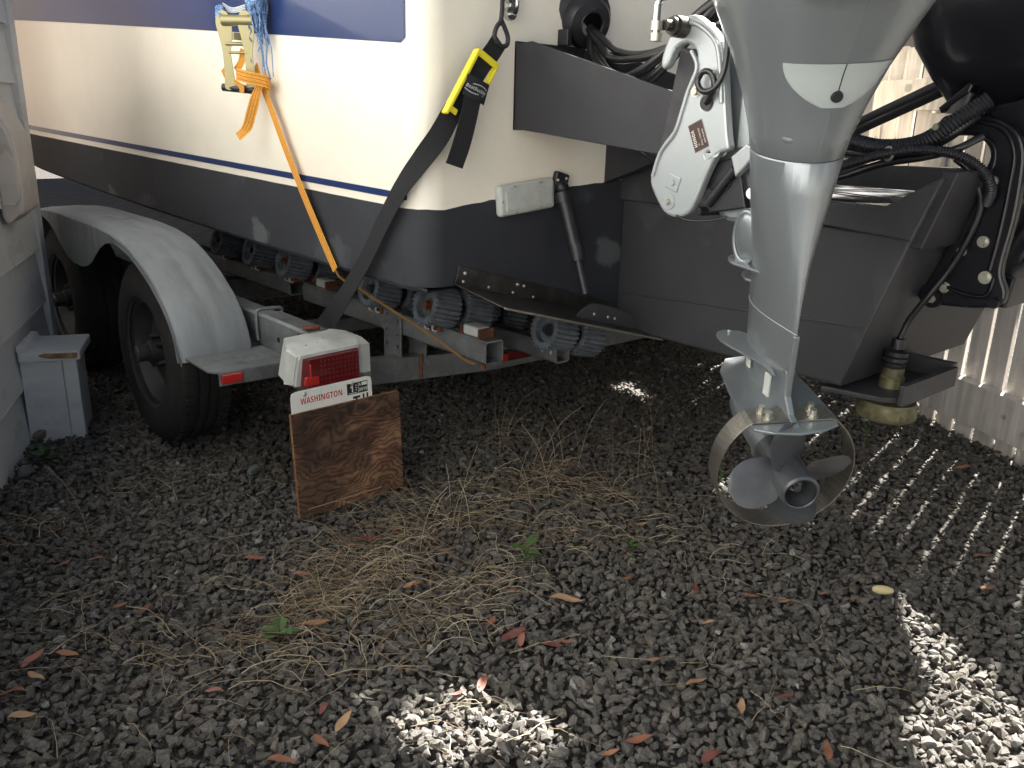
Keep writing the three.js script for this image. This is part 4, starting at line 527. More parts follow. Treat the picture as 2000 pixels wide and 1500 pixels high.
  part('tilt_mechanism', [extrX([[-1.10, 1.08], [-1.03, 1.10], [-1.0, 1.0], [-1.10, 0.98]], 1.48, 1.5, 0.003), cyl([1.477, 1.05, -1.055], [1.80, 1.05, -1.055], 0.018, 0.018, 14), cyl([1.47, 1.02, -1.085], [1.80, 1.02, -1.085], 0.012, 0.012, 12), cyl([1.475, 1.075, -1.03], [1.475, 1.0, -1.09], 0.01, 0.01, 10), cyl([1.46, 0.985, -1.10], [1.80, 0.985, -1.04], 0.009, 0.009, 10)], M.blackPlastic, m);
  part('ground_strap', [tube([[1.452, 0.973, -1.15], [1.455, 0.966, -1.13], [1.47, 0.965, -1.10], [1.50, 0.975, -1.06], [1.51, 0.99, -1.04]], 0.0025, 30, 6)], M.cable, m);
  // steering link rod and cables
  part('link_rod', [tube([[1.386, 1.325, -1.185], [1.385, 1.36, -1.186], [1.387, 1.388, -1.184], [1.40, 1.398, -1.175], [1.45, 1.404, -1.12], [1.52, 1.41, -1.05]], 0.0075, 60, 10)], M.steel, m);
  part('rod_nut', [cyl([1.386, 1.315, -1.185], [1.386, 1.33, -1.185], 0.013, 0.013, 6), cyl([1.386, 1.335, -1.185], [1.386, 1.352, -1.185], 0.0135, 0.0135, 6)], M.zinc, m);
  for (const [pts, r] of [[[[1.72, 1.40, -1.70], [1.70, 1.365, -1.63], [1.66, 1.33, -1.54], [1.62, 1.315, -1.43], [1.60, 1.325, -1.33], [1.60, 1.36, -1.24], [1.62, 1.42, -1.16]], 0.0095], [[[1.715, 1.395, -1.70], [1.69, 1.35, -1.63], [1.64, 1.315, -1.55], [1.60, 1.303, -1.45], [1.585, 1.313, -1.34], [1.59, 1.35, -1.26], [1.61, 1.42, -1.17]], 0.0095], [[[1.725, 1.385, -1.70], [1.69, 1.33, -1.66], [1.63, 1.28, -1.55], [1.58, 1.255, -1.47], [1.55, 1.27, -1.37], [1.54, 1.315, -1.28], [1.55, 1.37, -1.23], [1.58, 1.43, -1.16]], 0.011], [[[1.73, 1.385, -1.70], [1.70, 1.32, -1.64], [1.64, 1.262, -1.52], [1.59, 1.238, -1.42], [1.555, 1.26, -1.33], [1.55, 1.32, -1.25], [1.57, 1.40, -1.19]], 0.011]]) part('cable', [tube(pts, r, 60, 8)], M.cable, m);
  part('wiring_loop', [tube([[1.50, 1.43, -1.06], [1.445, 1.38, -1.065], [1.442, 1.30, -1.052], [1.441, 1.25, -1.058], [1.438, 1.225, -1.075], [1.436, 1.222, -1.098], [1.436, 1.24, -1.112], [1.436, 1.258, -1.1], [1.436, 1.255, -1.08], [1.438, 1.232, -1.072], [1.444, 1.21, -1.085], [1.452, 1.2, -1.098]], 0.0062, 90, 8)], M.cable, m);
}
// ---------------------------------------------------------------- black outboard motor, tilted up
{
  const m = thing('outboard_motor', 'large glossy black outboard motor tilted up on the grey bracket', 'outboard motor', [XC, 0.75, -0.8]);
  const plate = smoothPts([[-0.93, 1.185], [-0.90, 1.20], [-0.862, 1.202], [-0.81, 1.192], [-0.76, 1.165], [-0.735, 1.12], [-0.728, 1.05], [-0.727, 0.968], [-0.734, 0.88], [-0.732, 0.84], [-0.715, 0.80], [-0.728, 0.768], [-0.80, 0.752], [-0.893, 0.748], [-0.915, 0.765], [-0.90, 0.80], [-0.875, 0.86], [-0.858, 0.906], [-0.842, 0.98], [-0.833, 1.035], [-0.815, 1.07], [-0.805, 1.105], [-0.82, 1.135], [-0.852, 1.15], [-0.89, 1.15], [-0.925, 1.155]], 3);
  const a = part('clamp_bracket', [extrX(plate, 2.14, 2.168, 0.006)], M.gloss, m);
  part('arm_rim', [tube([[2.138, 1.185, -0.90], [2.137, 1.182, -0.84], [2.137, 1.165, -0.785], [2.137, 1.12, -0.755], [2.137, 1.04, -0.75], [2.137, 0.93, -0.752], [2.137, 0.85, -0.758]], 0.006, 60, 8), tube([[2.138, 1.155, -0.845], [2.137, 1.13, -0.80], [2.137, 1.09, -0.792], [2.137, 1.05, -0.812]], 0.005, 30, 8), tube([[2.138, 0.80, -0.86], [2.137, 0.785, -0.80], [2.137, 0.79, -0.755], [2.137, 0.835, -0.745]], 0.005, 30, 8)], M.gloss, a);
  for (const [z, y, r] of [[-0.784, 0.913, 0.0095], [-0.765, 0.831, 0.0105], [-0.853, 0.794, 0.0095], [-0.79, 1.051, 0.0095], [-0.828, 0.885, 0.008], [-0.875, 0.762, 0.011]]) part('bolt', hexBolt([2.139, y, z], [-1, 0, 0], r, 0.009), M.zinc, a);
  part('pivot_boss', [cyl([2.14, 1.172, -0.898], [2.115, 1.172, -0.898], 0.026, 0.024, 24), cyl([2.14, 0.762, -0.875], [2.13, 0.762, -0.875], 0.024, 0.022, 20), cyl([2.14, 0.775, -0.735], [2.13, 0.775, -0.735], 0.014, 0.012, 16), cyl([2.14, 0.765, -0.80], [2.134, 0.765, -0.80], 0.012, 0.011, 16)], M.gloss, a);
  part('pivot_nut', [cyl([2.116, 1.172, -0.898], [2.10, 1.172, -0.898], 0.0165, 0.0165, 6), cyl([2.10, 1.172, -0.898], [2.06, 1.168, -0.905], 0.008, 0.008, 10)], std(lin(0.38, 0.36, 0.25), 0.35, 0.7), a);
  part('clamp_bracket', [extrX(plate.map(p => [p[0] < -0.85 ? p[0] : mix(-0.85, p[0], 0.6), p[1]]), 2.492, 2.52, 0.004)], M.gloss, m);
  part('swivel_bracket', [extrX(smoothPts([[-0.86, 1.20], [-0.74, 1.26], [-0.58, 1.30], [-0.56, 1.15], [-0.70, 1.06], [-0.77, 0.93], [-0.80, 0.84], [-0.83, 0.84], [-0.82, 1.0], [-0.81, 1.12]], 4), 2.19, 2.47, 0.015)], M.gloss, m);
  part('trim_ram', [cyl([2.33, 0.80, -0.83], [2.33, 1.15, -0.66], 0.04, 0.04, 18), extrX([[-0.83, 0.755], [-0.73, 0.755], [-0.72, 0.83], [-0.80, 0.86]], 2.2, 2.46, 0.006)], M.gloss, m);
  const cw = (y, x0, x1, z0, z1) => { const r = []; for (let i = 0; i < 40; i++) { const a = i / 40 * Math.PI * 2, f = v => Math.sign(v) * Math.pow(Math.abs(v), 0.4); r.push([(x0 + x1) / 2 + (x1 - x0) / 2 * f(Math.sin(a)), y, (z0 + z1) / 2 + (z1 - z0) / 2 * f(Math.cos(a))]); } return r; };
  const cowl = part('cowling', [loft([cw(1.205, 2.22, 2.44, -0.945, -0.84), cw(1.23, 2.18, 2.48, -0.962, -0.76), cw(1.28, 2.145, 2.515, -1.0, -0.66), cw(1.35, 2.115, 2.545, -1.045, -0.58), cw(1.47, 2.085, 2.575, -1.085, -0.52), cw(1.65, 2.075, 2.585, -1.10, -0.5), cw(1.82, 2.12, 2.54, -1.04, -0.55), cw(1.93, 2.22, 2.44, -0.92, -0.68)], true, 0.7)], M.gloss, m);
  part('cowl_lip', [extrX([[-0.932, 1.212], [-0.925, 1.20], [-0.868, 1.245], [-0.862, 1.262], [-0.87, 1.268]], 2.12, 2.54, 0.004)], M.gloss, cowl);
  part('mid_section', [T(new RoundedBoxGeometry(0.24, 0.26, 0.8, 4, 0.08), [2.33, 1.42, -0.2], [-0.5, 0, 0])], M.gloss, m);
  part('gear_housing', [T(new THREE.SphereGeometry(0.09, 24, 16), [2.33, 1.62, 0.35], [-0.5, 0, 0], [0.9, 0.9, 3]), T(new RoundedBoxGeometry(0.07, 0.2, 0.3, 3, 0.03), [2.33, 1.58, 0.22], [-0.5, 0, 0])], M.gloss, m);
  part('propeller', [0, 1, 2].map(i => T(new THREE.SphereGeometry(0.1, 18, 10), [2.33 + Math.sin(i * 2.094) * 0.1, 1.735 + Math.cos(i * 2.094) * 0.09, 0.575], [0.5, 0, -i * 2.094], [0.75, 1, 0.08])), M.gloss, m);
  const corr = (pts, r, amp, pitch) => { const c = new THREE.CatmullRomCurve3(pts.map(p => V(...p))), L = c.getLength(), n = Math.round(L / pitch * 4), g = new THREE.TubeGeometry(c, n, r, 12, false), p = g.attributes.position, fr = c; for (let i = 0; i <= n; i++) { const ct = c.getPointAt(i / n), k = 1 + (i % 4 < 2 ? amp : -amp) / r; for (let j = 0; j <= 12; j++) { const o = i * 13 + j; p.setXYZ(o, ct.x + (p.getX(o) - ct.x) * k, ct.y + (p.getY(o) - ct.y) * k, ct.z + (p.getZ(o) - ct.z) * k); } } g.computeVertexNormals(); return g; };
  const HA = [[[2.0, 1.22, -1.6], [2.08, 1.172, -1.269], [2.08, 1.139, -1.148], [2.08, 1.118, -1.037], [2.08, 1.133, -0.939], [2.085, 1.178, -0.877], [2.12, 1.23, -0.82]], [[2.0, 1.18, -1.6], [2.1, 1.133, -1.276], [2.1, 1.105, -1.154], [2.1, 1.103, -1.045], [2.1, 1.119, -0.946], [2.1, 1.149, -0.892], [2.12, 1.2, -0.84]], [[1.98, 1.0, -1.5], [2.05, 1.037, -1.232], [2.05, 1.069, -1.121], [2.05, 1.101, -1.02], [2.05, 1.117, -0.923], [2.06, 1.106, -0.84], [2.075, 1.075, -0.79], [2.1, 1.037, -0.775], [2.13, 1.0, -0.79]], [[1.98, 0.985, -1.5], [2.06, 1.01, -1.232], [2.06, 1.042, -1.121], [2.065, 1.08, -1.02], [2.07, 1.1, -0.923], [2.085, 1.12, -0.86], [2.12, 1.15, -0.82]], [2.05, 1.104, -1.0], [[[2.4, 1.14, -1.36], [2.4, 1.285, -1.05]], [[2.44, 1.115, -1.38], [2.44, 1.27, -1.05]]], [2.13, 1.168, -0.895]];
  part('hose', [corr(HA[0], 0.019, 0.0016, 0.008)], M.blackPlastic, m);
  part('cable', [tube(HA[1], 0.016, 60, 10)], M.cable, m);
  part('hose', [corr(HA[2], 0.0115, 0.0012, 0.006)], M.blackPlastic, m);
  part('cable', [tube(HA[3], 0.009, 60, 8)], M.cable, m);
  part('hose_clamp', [T(new THREE.TorusGeometry(0.015, 0.004, 8, 20), HA[4], [0, 1.2, 0])], M.zinc, m);
  for (const [p, q] of HA[5]) part('steering_rod', [cyl(p, q, 0.012, 0.012, 12)], M.blackPaint, m);
  part('fitting', [cyl(HA[6], [HA[6][0] - 0.03, HA[6][1], HA[6][2] + 0.01], 0.015, 0.015, 6), T(new THREE.SphereGeometry(0.014, 14, 10), [2.12, 1.202, -0.862])], M.zinc, m);
}
// ---------------------------------------------------------------- straps and rag
{
  const s = thing('tie_down_strap', 'black webbing tie-down strap with yellow buckle from transom to trailer', 'strap', [1.165, 0.55, -2.15]);
  part('webbing', ribbon([[1.300, 1.225, -1.690], [1.262, 1.175, -1.694], [1.232, 1.118, -1.708], [1.203, 1.06, -1.742], [1.186, 1.0, -1.795], [1.183, 0.9, -1.885], [1.180, 0.80, -1.965], [1.176, 0.67, -2.09], [1.178, 0.60, -2.17], [1.184, 0.555, -2.235]], [[0.84, -0.54, 0], [0.84, -0.54, 0.1], [0.7, -0.55, 0.35], [0.35, -0.6, 0.7], [0.05, -0.57, 0.82], [0, -0.6, 0.8], [0, -0.6, 0.8], [0.05, -0.6, 0.8], [0.4, -0.5, 0.7], [0.8, -0.3, 0.4]], 0.052, 0.0025, 60), M.web, s);
  part('webbing_top', ribbon([[1.405, 1.343, -1.696], [1.378, 1.315, -1.69], [1.345, 1.283, -1.687], [1.30, 1.222, -1.687]], [0.80, -0.6, 0], 0.048, 0.003, 16), M.web, s);
  part('webbing_tail', ribbon([[1.322, 1.252, -1.676], [1.305, 1.21, -1.670], [1.285, 1.155, -1.664], [1.268, 1.10, -1.666], [1.254, 1.050, -1.676]], [[0.86, -0.5, 0], [0.88, -0.47, 0], [0.92, -0.35, 0], [0.96, -0.25, 0.05], [0.97, -0.2, 0.05]], 0.05, 0.0025, 24), M.web, s);
  part('buckle', [beam([1.328, 1.318, -1.683], [1.231, 1.170, -1.683], 0.009, 0.022, [0, 0, 1], 0.003), beam([1.326, 1.312, -1.676], [1.384, 1.281, -1.676], 0.016, 0.006, [0, 0, 1], 0.002), beam([1.386, 1.286, -1.683], [1.356, 1.240, -1.683], 0.008, 0.02, [0, 0, 1], 0.003), beam([1.236, 1.186, -1.678], [1.262, 1.172, -1.678], 0.014, 0.006, [0, 0, 1], 0.002)], M.yellow, s);
  const t = canvasTex(512, 360, (c, w, h) => { c.fillStyle = '#1f1f22'; c.fillRect(0, 0, w, h); c.fillStyle = '#b8b8ba'; c.font = 'italic bold 82px sans-serif'; c.fillText('BoatBuckle', 14, 205, 470); c.lineWidth = 16; c.strokeStyle = '#b8b8ba'; c.beginPath(); c.moveTo(150, 118); c.quadraticCurveTo(380, 60, 470, 118); c.stroke(); c.beginPath(); c.moveTo(10, 232); c.quadraticCurveTo(130, 290, 320, 244); c.stroke(); c.font = 'bold 30px sans-serif'; c.fillText('G2', 400, 246); });
  const lab = new THREE.PlaneGeometry(0.07, 0.05, 8, 1); { const p = lab.attributes.position; for (let i = 0; i < p.count; i++) p.setZ(i, -0.004 * Math.pow(p.getX(i) / 0.035, 2)); lab.computeVertexNormals(); }
  part('label', T(lab, [1.313, 1.226, -1.6655], [0, 0, -0.34]), std(lin(1, 1, 1), 0.6, 0, { map: t }), s, true);
  part('hook', [tube([[1.392, 1.336, -1.69], [1.384, 1.352, -1.69], [1.390, 1.372, -1.69], [1.402, 1.386, -1.69], [1.408, 1.41, -1.692], [1.414, 1.435, -1.698], [1.425, 1.452, -1.706], [1.445, 1.455, -1.716], [1.462, 1.443, -1.718], [1.467, 1.425, -1.712], [1.462, 1.412, -1.706]], 0.0058, 80, 10), tube([[1.392, 1.336, -1.69], [1.41, 1.330, -1.69], [1.424, 1.335, -1.69], [1.426, 1.352, -1.69], [1.416, 1.372, -1.69], [1.405, 1.388, -1.69]], 0.0058, 40, 10)], M.blackPaint, s);
  part('end_hook', [tube([[1.185, 0.562, -2.24], [1.175, 0.55, -2.26], [1.16, 0.542, -2.28], [1.15, 0.538, -2.30]], 0.005, 20, 8), box(1.155, 1.20, 0.5315, 0.541, -2.32, -2.285, 0.003)], M.rust, s);
}
{
  const s = thing('ratchet_strap', 'orange ratchet strap stretched down the cream hull side', 'strap', [1.18, 0.465, -2.3]);
  const sd = [0, 0.61, 0.79];
  part('webbing', ribbon([[1.178, 1.30, -2.585], [1.179, 1.195, -2.510], [1.181, 1.05, -2.408], [1.184, 0.9, -2.292], [1.190, 0.735, -2.160]], sd, 0.029, 0.002, 40), M.orange, s, true);
  part('webbing_under', ribbon([[1.190, 0.737, -2.162], [1.197, 0.715, -2.148], [1.23, 0.690, -2.125], [1.34, 0.598, -2.04], [1.44, 0.512, -1.96], [1.492, 0.464, -1.920], [1.51, 0.458, -1.91]], [[0, 0.61, 0.79], [0.2, 0.4, 0.8], [0.5, 0.55, 0.1], [0.55, 0.6, -0.1], [0.6, 0.65, 0], [0.6, 0.65, 0], [0.6, 0.6, 0]], 0.007, 0.0025, 40), std(lin(0.2, 0.11, 0.03), 0.9), s, true);
  part('webbing_tail', ribbon([[1.165, 1.245, -2.535], [1.155, 1.21, -2.545], [1.15, 1.16, -2.575], [1.145, 1.12, -2.60], [1.125, 1.09, -2.625]], [[0.3, 0.3, 0.9], [0.4, 0.3, 0.8], [0.45, 0.2, 0.8], [0.45, 0.2, 0.8], [0.4, 0.25, 0.8]], 0.032, 0.0018, 24), M.orange, s, true);
  part('wrap', [ribbon([[1.112, 1.272, -2.575], [1.125, 1.262, -2.52], [1.165, 1.252, -2.485], [1.182, 1.245, -2.50], [1.18, 1.245, -2.54]], [0, 1, 0.1], 0.034, 0.002, 20), ribbon([[1.108, 1.29, -2.66], [1.115, 1.262, -2.645], [1.13, 1.24, -2.61], [1.135, 1.23, -2.58]], [0, 0.8, 0.6], 0.028, 0.002, 16), ribbon([[1.15, 1.345, -2.60], [1.145, 1.31, -2.61], [1.135, 1.285, -2.63]], [0.3, 0.2, 0.9], 0.026, 0.002, 10)], M.orange, s, true);
  const pl = (x, z) => { const q = smoothPts([[-0.018, 0], [0.012, 0], [0.014, 0.04], [0.012, 0.1], [0.022, 0.15], [0.024, 0.19], [0.010, 0.218], [-0.012, 0.218], [-0.026, 0.19], [-0.02, 0.15], [-0.014, 0.1], [-0.016, 0.04]], 3); return T(extr(shapeOf(q), 0.003, 0.0008), [x, 1.232, z], [0, -0.85, 0.05]); };
  part('ratchet', [pl(1.118, -2.632), pl(1.160, -2.572)], M.zincYellow, s);
  part('drum', [cyl([1.108, 1.425, -2.64], [1.172, 1.425, -2.565], 0.016, 0.016, 18), cyl([1.112, 1.36, -2.635], [1.165, 1.36, -2.575], 0.006, 0.006, 10), cyl([1.115, 1.335, -2.625], [1.155, 1.335, -2.578], 0.004, 0.004, 8), box(1.12, 1.155, 1.37, 1.39, -2.61, -2.595, 0.002)], M.zincYellow, s);
  part('handle', [cyl([1.106, 1.236, -2.665], [1.166, 1.228, -2.57], 0.0115, 0.0115, 16)], M.blackPlastic, s);
  part('handle_rivet', [T(new THREE.SphereGeometry(0.008, 12, 8), [1.168, 1.23, -2.566])], M.zinc, s);
}
{
  const s = thing('blue_rag', 'frayed light blue rag wrapped round the ratchet of the orange strap', 'rag', [1.17, 1.25, -2.54]);
  const sd = seed; const g = [];
  for (let i = 0; i < 34; i++) { const x = rr(1.155, 1.192), z = rr(-2.575, -2.50), y0 = rr(1.42, 1.5), L = i < 26 ? rr(0.04, 0.13) : rr(0.13, 0.26), w = rr(0.002, 0.009), p = []; for (let k = 0; k < 6; k++) p.push([clamp(x + rr(-0.006, 0.006), 1.14, 1.197), y0 - L * k / 5, z + rr(-0.008, 0.008) + 0.03 * k / 5 * (L > 0.15 ? 0.8 : 0.2)]); g.push(ribbon(p, [rr(-0.6, 0.6), 0, 1], w, 0.0012, 10)); }
  part('threads', g, M.blueRag, s).userData.kind = 'stuff';
  part('cloth', [T(new THREE.IcosahedronGeometry(0.036, 4), [1.165, 1.475, -2.535]), T(new THREE.IcosahedronGeometry(0.028, 4), [1.115, 1.437, -2.665])].map(q => { const p = q.attributes.position; const c = V(); q.computeBoundingSphere(); const o = q.boundingSphere.center; for (let i = 0; i < p.count; i++) { c.fromBufferAttribute(p, i).sub(o); const n = vn(c.x * 60 + 40, c.y * 60 + c.z * 47 + 40, 999), k = 0.65 + 0.6 * n; p.setXYZ(i, Math.min(o.x + c.x * k * 0.7, 1.198), o.y + c.y * k * 1.25, o.z + c.z * k); } q.computeVertexNormals(); return q; }), M.blueRag, s);
  part('white_thread', [0, 1, 2, 3].map(i => tube([[1.12, 1.475 - i * 0.006, -2.66], [1.14, 1.462 - i * 0.004, -2.64], [1.165, 1.47 - i * 0.005, -2.60]], 0.002, 12, 5)), std(lin(0.7, 0.72, 0.75), 0.9), s);
}
// ---------------------------------------------------------------- gravel, dry grass, leaves, weeds
{
  seed = 4242;
  const grp = thing('gravel', 'loose dark grey crushed gravel covering the yard', 'gravel', [0, 0, 0], null, 'stuff');
  const NV = 7, geos = []; for (let v = 0; v < NV; v++) { const pts = [], n = 11 + v; const sx = rr(0.85, 1.25), sy = rr(0.6, 0.85), sz = rr(0.75, 1.0); for (let i = 0; i < n; i++) { const p = V(rr(-1, 1), rr(-1, 1), rr(-1, 1)).normalize().multiplyScalar(rr(0.85, 1.08)); pts.push(V(p.x * sx, p.y * sy, p.z * sz)); } geos.push(buv(toCreasedNormals(flat(new ConvexGeometry(pts)), 0.5))); }
  const mat = std(lin(1, 1, 1), 0.82, 0, { map: dataTex(256, 1.6, (u, v) => { const k = 0.7 + 0.5 * fbm(u, v, 8, 5) + 0.16 * (hash2(u * 256, v * 256) - 0.5); return tone([225, 225, 225], k); }), bumpMap: bumpTex(0.9, 10, 5), bumpScale: 0.0012 });
  const lists = geos.map(() => []);
  const inHouse = (x, z) => { const d = (x - 0.421) * 0.9226 + (z + 3.055) * 0.386, s = (x - 0.421) * 0.386 - (z + 3.055) * 0.9226; return d < 0.004 && s < 0.95; };
  const behindFence = (x, z) => ((x - 3.314) * -0.8897 + (z + 0.948) * -0.4565) < -0.12;
  const st = 0.0172;
  for (let gx = -0.75; gx < 4.4; gx += st) for (let gz = -5.2; gz < 0.7; gz += st) {
    const x = gx + rr(-0.009, 0.009), z = gz + rr(-0.009, 0.009);
    if (inHouse(x, z) || behindFence(x, z)) continue;
    const far = Math.hypot(x - 1.5, z + 1); const r0 = rnd(), k = r0 < 0.12 ? rr(0.0145, 0.019) : r0 < 0.55 ? rr(0.0105, 0.014) : rr(0.0065, 0.0105); if (far > 3.4 && rnd() < 0.35) continue;
    const m = fbm(x * 0.11 + 0.5, z * 0.11 + 0.5, 8, 3);
    lists[Math.floor(rnd() * NV)].push([x, -0.006 + rr(-0.003, 0.010) + 0.012 * (m - 0.5), z, k]);
  }
  const mm = new THREE.Matrix4(), q = new THREE.Quaternion(), e = new THREE.Euler(), col = new THREE.Color();
  lists.forEach((L, v) => {
    const im = new THREE.InstancedMesh(geos[v], mat, L.length); im.name = 'stones'; im.castShadow = im.receiveShadow = true; im.userData.kind = 'stuff';
    L.forEach((p, i) => { q.setFromEuler(e.set(rr(-0.7, 0.7), rr(0, 6.283), rr(-0.7, 0.7))); mm.compose(V(p[0], p[1], p[2]), q, V(p[3] * rr(0.85, 1.2), p[3] * rr(0.8, 1.1), p[3] * rr(0.85, 1.15))); im.setMatrixAt(i, mm);
      const r = rnd(); let b = 0.12 + 0.09 * Math.pow(rnd(), 1.6), c = [b * 1.05, b * rr(0.95, 0.98), b * rr(0.8, 0.9)]; if (r < 0.012) { b = rr(0.3, 0.5); c = [b, b * 0.96, b * 0.9]; } else if (r < 0.05) { b = rr(0.14, 0.22); c = [b * 1.08, b * 0.95, b * 0.74]; } else if (r < 0.1) { c = [b * 1.12, b * 0.94, b * 0.8]; } im.setColorAt(i, col.setRGB(...c)); });
    grp.add(im);
  });
}
const CL = [[1.1, -1.78, 1.3], [1.02, -1.74, 1.3], [0.94, -1.7, 1.2], [0.86, -1.67, 1.2], [0.78, -1.65, 1.0], [0.7, -1.62, 0.9], [1.27, -1.84, 1.2], [1.42, -1.85, 1.1], [1.58, -1.91, 1.0], [1.72, -1.86, 1.0], [1.9, -1.88, 1.0], [1.9, -1.71, 1.0], [1.88, -1.58, 0.8], [1.49, -1.59, 1.0], [1.32, -1.5, 0.8], [1.19, -1.51, 0.9], [1.08, -1.44, 0.9], [1.04, -1.53, 0.7], [1.65, -1.58, 0.8], [1.69, -1.43, 0.5], [1.38, -2.07, 0.8], [1.17, -2.04, 0.6], [0.99, -1.9, 0.6], [0.62, -1.62, 0.6], [0.54, -1.63, 0.5], [0.46, -1.61, 0.5], [0.43, -1.82, 0.5], [0.35, -1.79, 0.4], [0.31, -2.02, 0.4], [0.38, -2.49, 0.6], [0.88, -2.6, 0.5], [0.79, -2.57, 0.4], [0.76, -1.91, 0.3], [0.77, -2.07, 0.3], [0.53, -2.05, 0.3], [0.81, -1.42, 0.5], [0.72, -1.45, 0.5], [0.89, -1.43, 0.6], [1.08, -1.23, 0.2], [1.89, -1.2, 0.35], [1.85, -1.09, 0.2], [1.85, -1.35, 0.4], [1.84, -0.96, 0.15], [1.47, -0.97, 0.15], [0.3, -1.52, 0.3], [0.49, -1.4, 0.2], [0.88, -1.05, 0.3], [0.79, -1.1, 0.3], [1.19, -2.36, 0.5], [1.93, -2.21, 0.4], [2.28, -1.89, 0.3]];
{
  seed = 99; const bins = M.straw.map(() => []);
  const blade = (x, z, len, az, lift, w) => {
    const n = 6, pts = []; let a = az, px = x, pz = z, py = 0.006 + rr(0, 0.006), up = lift; for (let i = 0; i <= n; i++) { pts.push([px, Math.max(py, 0.008), pz]); a += rr(-0.5, 0.5) + (rnd() < 0.08 ? rr(-1.4, 1.4) : 0); up -= lift * rr(0.15, 0.42) + 0.015; px += Math.cos(a) * Math.cos(up) * len / n; pz += Math.sin(a) * Math.cos(up) * len / n; py += Math.sin(up) * len / n; if (py < 0.008) { py = 0.008 + rr(0, 0.01); up = Math.abs(up) * 0.3; } }
    const pos = []; for (let i = 0; i < n; i++) { const A = V(...pts[i]), B = V(...pts[i + 1]), d = B.clone().sub(A).normalize(), s = d.clone().cross(V(0, 1, 0)).normalize(), u = s.clone().cross(d), w0 = w * (1 - i / n * 0.7) / 2, w1 = w * (1 - (i + 1) / n * 0.7) / 2; const R = (P, r) => [0, 1, 2].map(k => P.clone().addScaledVector(s, Math.cos(k * 2.094) * r).addScaledVector(u, Math.sin(k * 2.094) * r)); const r0 = R(A, w0), r1 = R(B, w1); for (let k = 0; k < 3; k++) { const l = (k + 1) % 3; for (const p of [r0[k], r0[l], r1[l], r0[k], r1[l], r1[k]]) pos.push(p.x, p.y, p.z); } }
    return pos;
  };
  for (const [x, z, k] of CL) {
    const n = Math.round(44 * k * (k > 1.15 ? 1.5 : k < 0.55 ? 0.6 : 1)); for (let i = 0; i < n; i++) { const r = 0.12 * Math.sqrt(rnd()), t = rnd() * 6.283, az = rnd() < 0.6 ? rr(-0.4, 0.9) + 0.5 + (rnd() < 0.5 ? Math.PI : 0) : rnd() * 6.283; const up = rnd() < (k >= 0.8 ? 0.42 : 0.2); bins[Math.floor(Math.pow(rnd(), 1.2) * 4)].push(...blade(x + r * Math.cos(t), z + r * Math.sin(t), up ? rr(0.07, 0.2) : rr(0.05, 0.2), az, up ? rr(0.6, 1.3) : rr(0.05, 0.75), rr(0.0012, 0.0028))); }
  }
  for (const [x, z, n] of [[1.9, -1.9, 12], [1.68, -1.88, 9], [2.2, -1.88, 7], [1.92, -2.2, 7], [1.42, -1.86, 8], [1.22, -2.3, 5], [1.1, -1.8, 8], [2.05, -1.65, 6], [0.42, -2.4, 4]]) for (let i = 0; i < n; i++) {
    const a = rnd() * 6.283, l = rr(0.1, 0.26), b = rr(0.02, 0.1), px = x + rr(-0.13, 0.13), pz = z + rr(-0.13, 0.13); const g = flat(tube([[px, 0, pz], [px + Math.cos(a) * b * 0.3, l * 0.4, pz + Math.sin(a) * b * 0.3], [px + Math.cos(a) * b * 0.8, l * 0.75, pz + Math.sin(a) * b * 0.8], [px + Math.cos(a) * b * 1.6, l, pz + Math.sin(a) * b * 1.6]], rr(0.0006, 0.001), 8, 4)); bins[Math.floor(rnd() * 4)].push(...g.attributes.position.array);
  }
  for (let i = 0; i < 230; i++) { const x = rr(0.05, 2.2), z = rr(-2.7, -0.5); bins[Math.floor(rnd() * 4)].push(...blade(x, z, rr(0.05, 0.2), rnd() * 6.283, rr(0.02, 0.4), rr(0.001, 0.002))); }
  const gp = thing('dry_grass', 'tangle of dry straw coloured grass stems lying on the gravel', 'dry grass', [0, 0, 0], null, 'stuff');
  bins.forEach((b, i) => { const g = new THREE.BufferGeometry(); g.setAttribute('position', new THREE.Float32BufferAttribute(b, 3)); g.computeVertexNormals(); part('straw', g, M.straw[i], gp).userData.kind = 'stuff'; });
}
